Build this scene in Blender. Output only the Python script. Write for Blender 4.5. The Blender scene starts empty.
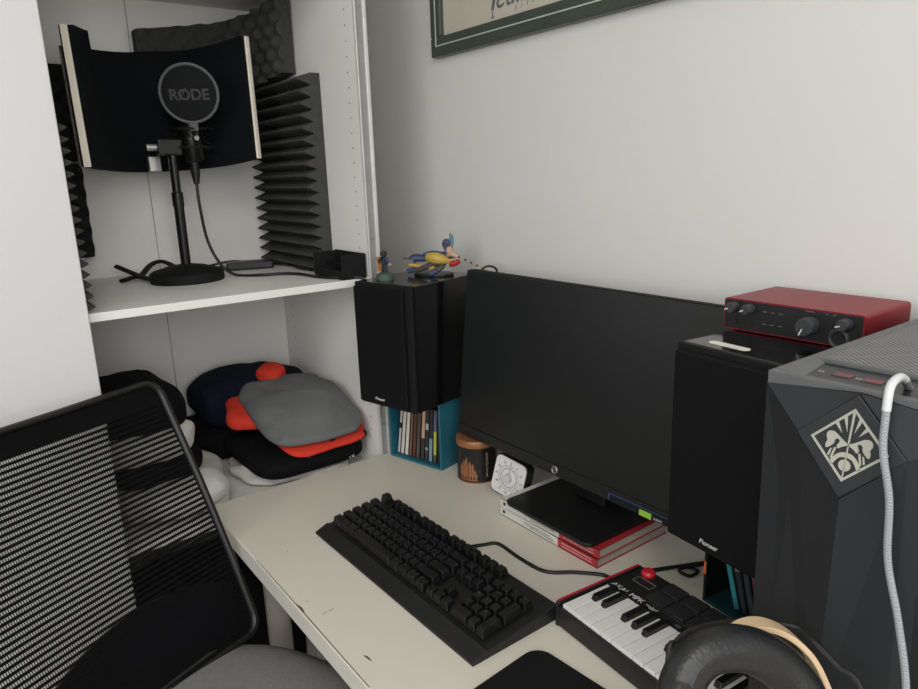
import bpy, bmesh, math, random
from mathutils import Vector, Matrix, noise
random.seed(7)
PI = math.pi
R = math.radians
scene = bpy.context.scene
C = scene.collection

# ------------------------------------------------------------------ camera
CAM_Z = 1.35
cam_data = bpy.data.cameras.new('camera')
cam_data.sensor_width = 36.0
cam_data.lens = 694.0 / 918.0 * 36.0
cam_data.clip_start = 0.02
cam = bpy.data.objects.new('camera', cam_data)
C.objects.link(cam)
cam.matrix_world = Matrix(((0.59688619, -0.17481667, 0.78304918, 0),
                           (0.80168042, 0.16909079, -0.5733383, 0),
                           (-0.03217732, 0.9699729, 0.24107506, CAM_Z),
                           (0, 0, 0, 1)))
scene.camera = cam

# ------------------------------------------------------------------ world, light, exposure
world = bpy.data.worlds.new('world')
scene.world = world
world.use_nodes = True
wb = world.node_tree.nodes['Background']
wb.inputs[0].default_value = (0.75, 0.86, 1.0, 1)
wb.inputs[1].default_value = 1.0

def area(name, loc, target, sx, sy, power, col):
    l = bpy.data.lights.new(name, 'AREA')
    l.shape = 'RECTANGLE'; l.size = sx; l.size_y = sy; l.energy = power; l.color = col
    o = bpy.data.objects.new(name, l); C.objects.link(o)
    o.location = loc
    o.rotation_euler = (Vector(target) - Vector(loc)).to_track_quat('-Z', 'Y').to_euler()
    return o
# daylight entering through the window in the right wall
area('unseen_window_light', (2.36, -0.55, 1.80), (0.0, -0.55, 1.60), 1.0, 1.9, 36, (1.0, 0.99, 0.975))
# added light at an unseen front window, put in to brighten the picture wall
area('unseen_window_light', (0.75, -2.36, 1.75), (0.75, 0.0, 1.55), 1.9, 1.1, 30, (1.0, 0.99, 0.975))
# added overhead fill for light from above, no lamp seen there
area('added_ceiling_fill', (0.60, -0.50, 2.40), (0.60, -0.50, 0.0), 1.1, 1.1, 20, (1.0, 0.985, 0.95))

scene.view_settings.view_transform = 'Standard'
scene.view_settings.look = 'None'
scene.view_settings.gamma = 1.0
scene.view_settings.use_curve_mapping = False
scene.view_settings.exposure = 0.10

# ------------------------------------------------------------------ materials
def lin(c):
    out = []
    for v in c:
        v /= 255.0
        out.append(v / 12.92 if v <= 0.04045 else ((v + 0.055) / 1.055) ** 2.4)
    return out
MATS = {}
def M(name, col, rough=0.5, metal=0.0, spec=0.5, var=0.06, vscale=30.0, bump=0.0, bscale=200.0, stretch=None, emit=None, transm=0.0, sheen=0.0):
    if name in MATS: return MATS[name]
    m = bpy.data.materials.new(name); m.use_nodes = True
    nt = m.node_tree; b = nt.nodes['Principled BSDF']
    c = lin(col)
    tc = nt.nodes.new('ShaderNodeTexCoord')
    mp = nt.nodes.new('ShaderNodeMapping')
    nt.links.new(tc.outputs['Object'], mp.inputs[0])
    if stretch: mp.inputs['Scale'].default_value = stretch
    n = nt.nodes.new('ShaderNodeTexNoise'); n.inputs['Scale'].default_value = vscale; n.inputs['Detail'].default_value = 3
    nt.links.new(mp.outputs[0], n.inputs['Vector'])
    r = nt.nodes.new('ShaderNodeValToRGB')
    r.color_ramp.elements[0].position = 0.3; r.color_ramp.elements[1].position = 0.7
    r.color_ramp.elements[0].color = (*[max(0, v * (1 - var)) for v in c], 1)
    r.color_ramp.elements[1].color = (*[min(1, v * (1 + var)) for v in c], 1)
    nt.links.new(n.outputs['Fac'], r.inputs[0])
    nt.links.new(r.outputs[0], b.inputs['Base Color'])
    b.inputs['Roughness'].default_value = rough
    b.inputs['Metallic'].default_value = metal
    b.inputs['Specular IOR Level'].default_value = spec
    if sheen: b.inputs['Sheen Weight'].default_value = sheen
    if transm: b.inputs['Transmission Weight'].default_value = transm
    if bump:
        n2 = nt.nodes.new('ShaderNodeTexNoise'); n2.inputs['Scale'].default_value = bscale; n2.inputs['Detail'].default_value = 4
        nt.links.new(mp.outputs[0], n2.inputs['Vector'])
        bp = nt.nodes.new('ShaderNodeBump'); bp.inputs['Strength'].default_value = bump; bp.inputs['Distance'].default_value = 0.002
        nt.links.new(n2.outputs['Fac'], bp.inputs['Height'])
        nt.links.new(bp.outputs[0], b.inputs['Normal'])
    MATS[name] = m
    return m

wall_m = M('wall_paint', (219, 218, 214), 0.75, var=0.012, vscale=2.5, bump=0.12, bscale=90)
ceil_m = M('ceiling_paint', (232, 231, 226), 0.9, var=0.01)
floor_m = M('wood_floor', (112, 100, 88), 0.45, var=0.2, vscale=6, stretch=(1, 9, 1))
ward_m = M('wardrobe_laminate', (236, 235, 230), 0.42, var=0.01, vscale=3)
door_m = M('white_door_laminate', (212, 212, 212), 0.4, var=0.008, vscale=2)
seam_m = M('seam_dark', (120, 120, 116), 0.8)
alu_m = M('white_aluminium', (216, 216, 213), 0.35, metal=0.25)
alu_grey_m = M('grey_channel', (150, 150, 147), 0.5)
steel_m = M('steel', (170, 170, 168), 0.3, metal=0.9)
dark_hole_m = M('dark_hole', (45, 44, 42), 0.9)
desk_m = M('desk_laminate', (215, 210, 196), 0.38, var=0.015, vscale=3, bump=0.04, bscale=400)
desk_edge_m = M('desk_edge_band', (213, 210, 200), 0.4, var=0.02)
chip_m = M('bare_chipboard', (96, 82, 66), 0.9, var=0.25, vscale=200)
leg_m = M('silver_leg', (165, 162, 155), 0.4, metal=0.3)
foam_m = M('charcoal_foam', (70, 70, 67), 0.95, spec=0.2, var=0.12, vscale=150, bump=0.6, bscale=500)
foam_dk_m = M('dark_foam', (40, 41, 41), 0.95, spec=0.2, var=0.12, vscale=150, bump=0.6, bscale=500)
blk_foam_m = M('black_shield_foam', (17, 19, 22), 0.95, spec=0.15, var=0.1, vscale=120, bump=0.4, bscale=600)
cream_m = M('cream_edge_strip', (248, 240, 224), 0.35, metal=0.0, var=0.02)
perf_m = M('perforated_metal', (96, 92, 86), 0.5, metal=0.5, var=0.5, vscale=260)
blk_m = M('black_plastic', (20, 20, 21), 0.45, var=0.1)
blk_matte_m = M('black_matte', (16, 16, 17), 0.75, spec=0.3, var=0.1)
blk_satin_m = M('black_satin_metal', (24, 24, 25), 0.32, metal=0.2, var=0.05)
blk_gloss_m = M('black_gloss', (15, 15, 16), 0.12, spec=0.8, var=0.05)
grille_m = M('speaker_grille_cloth', (13, 13, 15), 0.8, spec=0.2, var=0.15, vscale=500, bump=0.4, bscale=900)
rubber_m = M('black_cable', (18, 18, 19), 0.5, var=0.05)
silver_m = M('silver', (205, 205, 202), 0.28, metal=0.8)
white_ink = M('white_ink', (225, 225, 222), 0.5)
grey_ink = M('grey_ink', (92, 94, 96), 0.6)
dk_grey_ink = M('dark_grey_ink', (66, 67, 69), 0.7)

# ------------------------------------------------------------------ mesh helpers
class MB:
    def __init__(s): s.v = []; s.f = []
    def add(s, vs, fs):
        o = len(s.v); s.v += [tuple(p) for p in vs]; s.f += [tuple(i + o for i in f) for f in fs]; return s
    def box(s, x0, x1, y0, y1, z0, z1):
        return s.add([(x0,y0,z0),(x1,y0,z0),(x1,y1,z0),(x0,y1,z0),(x0,y0,z1),(x1,y0,z1),(x1,y1,z1),(x0,y1,z1)],
                     [(0,3,2,1),(4,5,6,7),(0,1,5,4),(1,2,6,5),(2,3,7,6),(3,0,4,7)])
    def taper(s, cx, cy, z0, z1, wx, wy, tx, ty, dx=0, dy=0):
        a, b, c, d = wx/2, wy/2, tx/2, ty/2
        return s.add([(cx-a,cy-b,z0),(cx+a,cy-b,z0),(cx+a,cy+b,z0),(cx-a,cy+b,z0),
                      (cx-c+dx,cy-d+dy,z1),(cx+c+dx,cy-d+dy,z1),(cx+c+dx,cy+d+dy,z1),(cx-c+dx,cy+d+dy,z1)],
                     [(0,3,2,1),(4,5,6,7),(0,1,5,4),(1,2,6,5),(2,3,7,6),(3,0,4,7)])
    def prism(s, poly, a, b, axis='z'):
        n = len(poly)
        def P(p, t):
            return (p[0], p[1], t) if axis == 'z' else ((p[0], t, p[1]) if axis == 'y' else (t, p[0], p[1]))
        vs = [P(p, a) for p in poly] + [P(p, b) for p in poly]
        fs = [tuple(range(n))[::-1], tuple(range(n, 2*n))] + [(i, (i+1) % n, (i+1) % n + n, i + n) for i in range(n)]
        return s.add(vs, fs)
    def lathe(s, prof, n=32, c=(0, 0), cap=True):
        vs = []; fs = []
        for (r, z) in prof:
            for k in range(n):
                a = 2*PI*k/n; vs.append((c[0] + r*math.cos(a), c[1] + r*math.sin(a), z))
        for i in range(len(prof)-1):
            for k in range(n):
                fs.append((i*n+k, i*n+(k+1) % n, (i+1)*n+(k+1) % n, (i+1)*n+k))
        if cap:
            fs.append(tuple(range(n))[::-1]); m = (len(prof)-1)*n; fs.append(tuple(range(m, m+n)))
        return s.add(vs, fs)
    def tube(s, pts, r, n=8, closed=False, rfun=None, flat=1.0):
        pts = [Vector(p) for p in pts]; N = len(pts); vs = []; fs = []
        up = Vector((0, 0, 1)); prev = None
        for i, p in enumerate(pts):
            if closed: t = pts[(i+1) % N] - pts[i-1]
            else: t = pts[min(i+1, N-1)] - pts[max(i-1, 0)]
            t.normalize()
            if prev is None:
                a = up if abs(t.z) < 0.9 else Vector((1, 0, 0))
                x = t.cross(a).normalized()
            else:
                x = (prev - t*prev.dot(t)).normalized()
            prev = x; y = x.cross(t)
            rr = rfun(i/(N-1)) if rfun else r
            for k in range(n):
                a = 2*PI*k/n; vs.append(p + x*(rr*math.cos(a)) + y*(rr*flat*math.sin(a)))
        L = N if closed else N-1
        for i in range(L):
            j = (i+1) % N
            for k in range(n): fs.append((i*n+k, i*n+(k+1) % n, j*n+(k+1) % n, j*n+k))
        if not closed:
            fs.append(tuple(range(n))[::-1]); fs.append(tuple(range((N-1)*n, N*n)))
        return s.add(vs, fs)
    def cyl(s, a, b, r, n=16, r2=None):
        r2 = r if r2 is None else r2
        return s.tube([a, b], r, n, rfun=lambda t: r + (r2-r)*t)
    def grid(s, fn, nu, nv, closed_u=False):
        vs = [fn(i/nu, j/nv) for j in range(nv+1) for i in range(nu+1)]; w = nu+1
        fs = [(j*w+i, j*w+i+1, (j+1)*w+i+1, (j+1)*w+i) for j in range(nv) for i in range(nu)]
        return s.add(vs, fs)
    def slab(s, fn, nrm, th, nu, nv):
        """surface fn(u,v) given thickness th along -nrm(u,v)"""
        w = nu+1
        top = [Vector(fn(i/nu, j/nv)) for j in range(nv+1) for i in range(nu+1)]
        bot = [Vector(fn(i/nu, j/nv)) - Vector(nrm(i/nu, j/nv))*th for j in range(nv+1) for i in range(nu+1)]
        n = len(top); fs = []
        for j in range(nv):
            for i in range(nu):
                q = (j*w+i, j*w+i+1, (j+1)*w+i+1, (j+1)*w+i); fs.append(q); fs.append(tuple(k+n for k in q[::-1]))
        for i in range(nu):
            fs.append((i+1, i, i+n, i+1+n)); a = nv*w
            fs.append((a+i, a+i+1, a+i+1+n, a+i+n))
        for j in range(nv):
            fs.append((j*w, (j+1)*w, (j+1)*w+n, j*w+n)); a = nu
            fs.append(((j+1)*w+a, j*w+a, j*w+a+n, (j+1)*w+a+n))
        return s.add(top+bot, fs)
    def mesh(s, name):
        m = bpy.data.meshes.new(name); m.from_pydata(s.v, [], s.f)
        bm = bmesh.new(); bm.from_mesh(m); bmesh.ops.recalc_face_normals(bm, faces=bm.faces); bm.to_mesh(m); bm.free()
        return m

def link(name, mesh, mat, parent=None, loc=(0,0,0), rot=(0,0,0), bev=0, smooth=False, sub=0, seg=2, angle=35):
    if mat is not None and not mesh.materials: mesh.materials.append(mat)
    o = bpy.data.objects.new(name, mesh); C.objects.link(o)
    o.location = loc; o.rotation_euler = rot
    if parent is not None: o.parent = parent
    if smooth:
        mesh.shade_smooth()
        mesh.set_sharp_from_angle(angle=R(angle))
    if bev:
        b = o.modifiers.new('bevel', 'BEVEL'); b.width = bev; b.segments = seg; b.limit_method = 'ANGLE'; b.angle_limit = R(40)
    if sub:
        d = o.modifiers.new('subdivision', 'SUBSURF'); d.levels = sub; d.render_levels = sub
    return o
def ob(name, mb, mat, parent=None, **k): return link(name, mb.mesh(name), mat, parent, **k)
def tag(o, label, cat, group=None):
    o['label'] = label; o['category'] = cat
    if group: o['group'] = group
    return o
def thing(name, label, cat, loc=(0,0,0), rotz=0, group=None):
    o = bpy.data.objects.new(name, None); C.objects.link(o)
    o.empty_display_size = 0.05
    o.location = loc; o.rotation_euler = (0, 0, rotz)
    return tag(o, label, cat, group)
def struct(name, mb, mat, **k):
    o = ob(name, mb, mat, **k); o['kind'] = 'structure'; return o
def smooth_path(pts, sub=8, closed=False):
    pts = [Vector(p) for p in pts]; out = []; n = len(pts)
    rng = range(n if closed else n-1)
    for i in rng:
        p0 = pts[(i-1) % n] if (closed or i > 0) else pts[0]*2-pts[1]
        p1 = pts[i]; p2 = pts[(i+1) % n]
        p3 = pts[(i+2) % n] if (closed or i+2 < n) else pts[-1]*2-pts[-2]
        for k in range(sub):
            t = k/sub
            out.append(0.5*((2*p1)+(-p0+p2)*t+(2*p0-5*p1+4*p2-p3)*t*t+(-p0+3*p1-3*p2+p3)*t**3))
    if not closed: out.append(pts[-1])
    return out
def text_mesh(s, size, ext=0.0004, shear=0.0, align='LEFT', bold=0.0, spacing=1.0):
    cu = bpy.data.curves.new('lettering', 'FONT')
    cu.body = s; cu.size = size; cu.extrude = ext; cu.shear = shear; cu.align_x = align; cu.offset = bold; cu.space_character = spacing
    o = bpy.data.objects.new('lettering_tmp', cu); C.objects.link(o)
    dg = bpy.context.evaluated_depsgraph_get()
    me = bpy.data.meshes.new_from_object(o.evaluated_get(dg))
    bpy.data.objects.remove(o); bpy.data.curves.remove(cu)
    me.materials.clear()
    return me
def rrect(x0, x1, y0, y1, r, n=5):
    out = []
    for (cx, cy, a0) in ((x1-r, y1-r, 0), (x0+r, y1-r, 90), (x0+r, y0+r, 180), (x1-r, y0+r, 270)):
        for k in range(n+1):
            a = R(a0+90*k/n); out.append((cx+r*math.cos(a), cy+r*math.sin(a)))
    return out

# ------------------------------------------------------------------ the room
WY = 0.955          # inner face of the wall with the picture
XL = -1.86; XR = 2.40; YF = -2.4; HC = 2.5
struct('floor', MB().box(XL-.1, XR+.1, YF-.1, WY+.1, -.1, 0), floor_m)
struct('ceiling', MB().box(XL-.1, XR+.1, YF-.1, WY+.1, HC, HC+.1), ceil_m)
struct('wall_back', MB().box(XL-.1, XR+.1, WY, WY+.1, 0, HC), wall_m)
struct('wall_left', MB().box(XL-.1, XL, YF, WY, 0, HC), wall_m)
fx0, fx1, fz0, fz1 = -0.25, 1.75, 1.1, 2.36
w = MB()
w.box(XL-.1, fx0, YF-.1, YF, 0, HC); w.box(fx1, XR+.1, YF-.1, YF, 0, HC); w.box(fx0, fx1, YF-.1, YF, 0, fz0); w.box(fx0, fx1, YF-.1, YF, fz1, HC)
struct('wall_front', w, wall_m)
wf = MB()
for (a, b, c, d) in ((fx0, fx1, fz0, fz0+.05), (fx0, fx1, fz1-.05, fz1), (fx0, fx0+.05, fz0, fz1), (fx1-.05, fx1, fz0, fz1), (.72, .78, fz0, fz1)):
    wf.box(a, b, YF-.09, YF-.04, c, d)
struct('added_window', wf, door_m)  # frame of the added front window, out of view
wy0, wy1, wz0, wz1 = -1.55, 0.45, 1.2, 2.36
w = MB()
w.box(XR, XR+.1, YF, wy0, 0, HC); w.box(XR, XR+.1, wy1, WY, 0, HC)
w.box(XR, XR+.1, wy0, wy1, 0, wz0); w.box(XR, XR+.1, wy0, wy1, wz1, HC)
struct('wall_right', w, wall_m)
wf = MB()
for (a, b, c, d) in ((wy0, wy1, wz0, wz0+.05), (wy0, wy1, wz1-.05, wz1), (wy0, wy0+.05, wz0, wz1), (wy1-.05, wy1, wz0, wz1), (-.58, -.52, wz0, wz1)):
    wf.box(XR+.04, XR+.09, a, b, c, d)
win = struct('window_1', wf, door_m)

cl = thing('added_ceiling_panel', 'added unseen square light panel on the ceiling that brightens the room from above', 'lamp', (.60, -.50, HC-.005))  # panel added to go with the overhead fill
ob('frame', MB().box(-.60, .60, -.60, .60, -.05, 0), door_m, cl, bev=.004)
ob('diffuser', MB().box(-.57, .57, -.57, .57, -.056, -.049), M('opal_diffuser', (245, 245, 240), .6), cl)

# ------------------------------------------------------------------ open wardrobe
WB = -1.80; WF = -1.308
wr = thing('wardrobe', 'white open wardrobe with shelves holding microphone gear and clothes beside the desk', 'wardrobe', (WB, .435, 0))
def W(name, x0, x1, y0, y1, z0, z1, mat=ward_m, bev=0.0012, name2=None):
    return ob(name, MB().box(x0-WB, x1-WB, y0-.435, y1-.435, z0, z1), mat, wr, bev=bev)
W('back_panel', -1.812, WB, -.80, .4195, .06, 2.3)
W('back_panel', -1.812, WB, .4208, .752, .06, 2.3)
W('back_seam', -1.8135, -1.8015, .419, .4213, .06, 2.3, seam_m, 0)
W('side_panel', WB, WF-.004, .726, .752, 0, 2.3)
W('side_panel', WB, WF-.004, .105, .123, 0, 2.3)
W('side_panel', WB, WF-.004, -.80, -.782, 0, 2.3)
W('shelf', WB, WF, .123, .726, 1.1205, 1.136)
W('shelf', WB, WF-.004, .123, .726, .672, .69)
W('shelf', WB, WF-.004, .123, .726, 1.752, 1.77)
W('bottom_panel', WB, WF-.004, -.782, .726, .06, .078)
W('plinth', WF-.05, WF-.03, -.782, .726, 0, .06)
W('top_panel', WB, WF-.004, -.80, .752, 2.3, 2.318)
W('door', WF+.002, WF+.02, -.79, .1775, .02, 2.31, door_m, .002)
# aluminium edge channel on the front of the right side panel
W('edge_flange', WF-.004, WF+.004, .726, .7292, 0, 2.3, alu_m, .0006)
W('edge_flange', WF-.004, WF+.004, .7455, .7535, 0, 2.3, alu_m, .0012)
W('edge_channel', WF-.004, WF-.001, .7292, .7455, 0, 2.3, alu_grey_m, 0)
for z in (1.675, 1.22, .80, .30):
    ob('screw', MB().lathe([(.0001, 0), (.0028, 0), (.0028, .0012), (.0015, .002), (.0001, .002)], 12), steel_m, wr, loc=(WF+.0005-WB, .7372-.435, z), rot=(0, R(90), 0), smooth=True)
ph = MB()
z = .78
while z < 2.2:
    if abs(z-1.128) > .02:
        ph.cyl((WF-.037-WB, .7264-.435, z), (WF-.037-WB, .7256-.435, z), .0016, 8)
        ph.cyl((WB+.06-WB, .7264-.435, z), (WB+.06-WB, .7256-.435, z), .0016, 8)
    z += .0298
o = ob('pin_holes', ph, dark_hole_m, wr); o['kind'] = 'stuff'

# ------------------------------------------------------------------ acoustic foam in the wardrobe
def egg_foam(name, label, path, ztop, zbot, th, pitch, inward, mat):
    """path: list of (x, y) base points; bumps point to inward(t)"""
    P = smooth_path([(a, b, 0) for a, b in path], 10)
    L = [0]
    for i in range(1, len(P)): L.append(L[-1] + (P[i]-P[i-1]).length)
    tot = L[-1]
    def at(t):
        d = t*tot
        for i in range(1, len(P)):
            if L[i] >= d-1e-9:
                k = (d-L[i-1])/max(1e-9, L[i]-L[i-1]); p = P[i-1].lerp(P[i], k); tn = (P[i]-P[i-1]).normalized(); return p, tn
        return P[-1], (P[-1]-P[-2]).normalized()
    def nrm(u, v):
        p, tn = at(u); return Vector((-tn.y, tn.x, 0))*inward
    def fn(u, v):
        p, tn = at(u); n = nrm(u, v)
        zt = ztop[0]+(ztop[1]-ztop[0])*u; zb = zbot[0]+(zbot[1]-zbot[0])*u
        z = zb+(zt-zb)*v; s = u*tot
        h = (math.sin(s*2*PI/pitch)*math.sin(z*2*PI/pitch))
        q = p + n*(th + .009*h); q.z = z
        return q
    def nn(u, v): return nrm(u, v)
    mb = MB()
    nu = max(8, int(tot/pitch*8)); nv = max(6, int((ztop[0]-zbot[0])/pitch*8))
    w_ = nu+1
    top = [Vector(fn(i/nu, j/nv)) for j in range(nv+1) for i in range(nu+1)]
    bot = []
    for j in range(nv+1):
        for i in range(nu+1):
            p, tn = at(i/nu); q = Vector((p.x, p.y, top[j*w_+i].z)); bot.append(q)
    n = len(top); fs = []
    for j in range(nv):
        for i in range(nu):
            q = (j*w_+i, j*w_+i+1, (j+1)*w_+i+1, (j+1)*w_+i); fs.append(q); fs.append(tuple(k+n for k in q[::-1]))
    for i in range(nu):
        fs.append((i+1, i, i+n, i+1+n)); a = nv*w_; fs.append((a+i, a+i+1, a+i+1+n, a+i+n))
    for j in range(nv):
        fs.append((j*w_, (j+1)*w_, (j+1)*w_+n, j*w_+n)); a = nu; fs.append(((j+1)*w_+a, j*w_+a, j*w_+a+n, (j+1)*w_+a+n))
    mb.add(top+bot, fs)
    return tag(ob(name, mb, mat, smooth=True, angle=60), label, 'acoustic foam')
egg_foam('egg_crate_foam', 'charcoal egg-crate foam sheet bent across the upper corner behind the curved mic shield',
         [(-1.796, .425), (-1.794, .55), (-1.775, .645), (-1.70, .70), (-1.59, .722)], (1.682, 1.745), (1.52, 1.583), .034, .052, -1, foam_m)
egg_foam('egg_crate_foam', 'dark foam sheet on the back panel, left of the shield behind its outer end',
         [(-1.796, .15), (-1.796, .30)], (1.600, 1.600), (1.40, 1.40), .03, .04, -1, foam_dk_m)
egg_foam('egg_crate_foam', 'narrow dark foam piece with a wavy edge, low on the back panel by the door',
         [(-1.796, .15), (-1.796, .276)], (1.395, 1.395), (1.190, 1.190), .035, .04, -1, foam_dk_m)

def wedge_foam(name, label, x0, x1, ybase, sign, z0, z1, nw, base, depth, mat, scallop=0.0):
    """ridges run along X, the peaks point to sign*Y"""
    mb = MB(); p = (z1-z0)/nw; nx = 28
    prof = []
    for k in range(nw):
        prof += [(base, z0+k*p), (base+depth*.93, z0+(k+.42)*p), (base+depth, z0+(k+.5)*p), (base+depth*.93, z0+(k+.58)*p)]
    prof.append((base, z1))
    prof = [(0, z0)] + prof + [(0, z1)]
    vs = []
    for i in range(nx+1):
        x = x0+(x1-x0)*i/nx
        for j, (d, z) in enumerate(prof):
            dd = d
            if d > base*1.01: dd = d - scallop*(0.5+0.5*math.cos(i*PI)) - .002*abs(math.sin(i*1.7+j))
            vs.append((x, ybase+sign*dd, z))
    m = len(prof); fs = []
    for i in range(nx):
        for j in range(m):
            fs.append((i*m+j, i*m+(j+1) % m, (i+1)*m+(j+1) % m, (i+1)*m+j))
    fs.append(tuple(range(m))); fs.append(tuple(range(nx*m, nx*m+m))[::-1])
    mb.add(vs, fs)
    return tag(ob(name, mb, mat), label, 'acoustic foam')
wedge_foam('wedge_foam', 'tall charcoal foam panel with horizontal wedge ridges on the right inner side', -1.795, -1.475, .7255, -1, 1.1365, 1.57, 17, .022, .036, foam_m, .006)
wedge_foam('wedge_foam', 'foam panel with small saw-tooth ridges peeking past the white door edge', -1.60, -1.318, .1235, 1, 1.1365, 1.45, 17, .053, .020, foam_m, .001)

# ------------------------------------------------------------------ microphone stand, shield, mic, pop filter
SHX, SHY = -1.585, .424
st = thing('microphone_stand', 'black microphone stand with heavy round base on the upper wardrobe shelf', 'stand', (SHX, SHY, 1.1362))
ob('base', MB().lathe([(.0001, 0), (.076, 0), (.078, .003), (.077, .019), (.071, .024), (.04, .033), (.016, .037), (.0001, .037)], 48), blk_matte_m, st, smooth=True)
ob('pole', MB().lathe([(.0105, .028), (.0105, .16), (.0118, .161), (.0118, .19), (.009, .192), (.009, .30)], 20), blk_satin_m, st, smooth=True)
ob('clamp', MB().box(-.016, .016, -.03, .018, .268, .30), blk_m, st, bev=.003)
ob('clamp_screw', MB().cyl((.0, -.03, .284), (.0, -.05, .284), .007, 12), silver_m, st, smooth=True)

# reflection shield: three hinged panels in an arc, concave to the room
sh = thing('reflection_shield', 'curved black foam vocal shield with cream end strips standing behind the microphone', 'vocal shield', (SHX, SHY, 1.40))
def vA(x, y, z): return Vector((x-SHX, y-SHY, z-1.40))
arc_t = [vA(-1.560, .254, 1.607), vA(-1.650, .30, 1.614), vA(-1.712, .372, 1.622), vA(-1.728, .43, 1.629), vA(-1.712, .50, 1.632), vA(-1.655, .562, 1.640), vA(-1.585, .607, 1.652)]
arc_b = [vA(-1.492, .247, 1.381), vA(-1.60, .30, 1.377), vA(-1.675, .358, 1.373), vA(-1.700, .415, 1.372), vA(-1.685, .478, 1.374), vA(-1.620, .540, 1.380), vA(-1.545, .594, 1.393)]
top_c = smooth_path(arc_t, 8); bot_c = smooth_path(arc_b, 8)
NS = len(top_c)-1
def sh_fn(u, v):
    i = min(NS, max(0, int(round(u*NS)))); return bot_c[i].lerp(top_c[i], v)
def sh_n(u, v):
    i = min(NS-1, max(1, int(round(u*NS)))); t = (bot_c[i+1]-bot_c[i-1]).normalized()
    n = t.cross(Vector((0, 0, 1))).normalized()
    return n
def shield_strip(name, i0, i1, off, th, mat, v0=0.0, v1=1.0, z_extra=0.0):
    mb = MB(); k = i1-i0
    def f(u, v):
        i = i0+int(round(u*k)); vv = v0+(v1-v0)*v
        return bot_c[i].lerp(top_c[i], vv) + sh_n(i/NS, 0)*off + Vector((0, 0, z_extra*v))
    def n(u, v): return sh_n((i0+int(round(u*k)))/NS, 0)
    mb.slab(f, n, th, k, 6)
    return ob(name, mb, mat, sh, smooth=True)
s3 = NS//3
# which side is inside (towards the camera)?
inside = 1 if sh_n(.5, 0).x > 0 else -1
for a, b, ze in ((0, 7, .034), (7, s3, 0), (s3, 2*s3, 0), (2*s3, NS, 0)):
    shield_strip('foam_panel', a, b, .014*inside, .026*inside, blk_foam_m, z_extra=ze)
for a, b in ((0, s3), (s3, 2*s3), (2*s3, NS)):
    shield_strip('metal_shell', a, b, -.013*inside, .004*inside, perf_m if a == 0 else blk_m, .01, .99)
for (k, nm) in ((0, 1), (NS, -1)):
    t = (bot_c[1]-bot_c[0]).normalized() if k == 0 else (bot_c[NS-1]-bot_c[NS]).normalized()
    n = sh_n(k/NS, 0)*inside
    a = bot_c[k]; b = top_c[k] + Vector((0, 0,   .034 if k == 0 else 0))
    mb = MB()
    vs = []
    for p in (a, b):
        for (dn, dt) in ((-.008, -.001), (.0045, -.001), (.0045, -.006), (-.008, -.006)):
            vs.append(p + n*dn + t*dt)
    mb.add(vs, [(0,1,2,3), (7,6,5,4), (0,4,5,1), (1,5,6,2), (2,6,7,3), (3,7,4,0)])
    ob('end_strip', mb, cream_m, sh, bev=.001)
    # a thin dark line where shell and foam meet
for k in (3, NS-3):
    p = bot_c[k] - sh_n(k/NS, 0)*inside*.012
    ob('rivet', MB().lathe([(.0001, 0), (.003, 0), (.002, .003), (.0001, .003)], 10), silver_m, sh, loc=p+Vector((0, 0, .02)), smooth=True)
ob('mount_plate', MB().box(-.075, -.055, -.035, -.010, -.028, .004), silver_m, sh, bev=.002)

# microphone in shock mount
MX, MY, MZ = -1.600, .472, 1.425
mic = thing('microphone', 'black condenser microphone hanging in a wire shock mount behind the pop filter', 'microphone', (MX, MY, MZ))
ob('body', MB().lathe([(.0001, -.035), (.016, -.035), (.018, -.03), (.022, .0), (.0235, .012), (.0235, .045), (.0245, .047), (.0245, .10), (.02, .115), (.008, .122), (.0001, .123)], 28), blk_satin_m, mic, smooth=True)
ob('silver_band', MB().box(.017, .0225, -.009, .009, .012, .0165), white_ink, mic)
ob('connector', MB().lathe([(.0001, -.082), (.006, -.082), (.0095, -.06), (.0105, -.036), (.0001, -.036)], 16), blk_m, mic, smooth=True)
for z, r in ((.032, .046), (-.006, .046)):
    ob('cradle_ring', MB().tube([(r*math.cos(a*PI/14), r*math.sin(a*PI/14), z) for a in range(28)], .0028, 6, closed=True), blk_satin_m, mic, smooth=True)
for k in range(6):
    a = k*PI/3+.3; b = a+PI/6
    ob('elastic_cord', MB().tube([(.046*math.cos(a), .046*math.sin(a), .032), (.023*math.cos(b), .023*math.sin(b), .013), (.046*math.cos(a+PI/3), .046*math.sin(a+PI/3), -.006)], .0014, 5), blk_matte_m, mic)
ob('mount_arm', MB().tube([(-.005, -.04, -.008), (-.02, -.045, -.02), (-.035, -.032, -.03)], .005, 8), blk_m, mic, smooth=True)

pf = thing('pop_filter', 'round grey-rimmed pop filter with lettering in front of the microphone', 'pop filter', (-1.545, .462, 1.525), 0)
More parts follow.
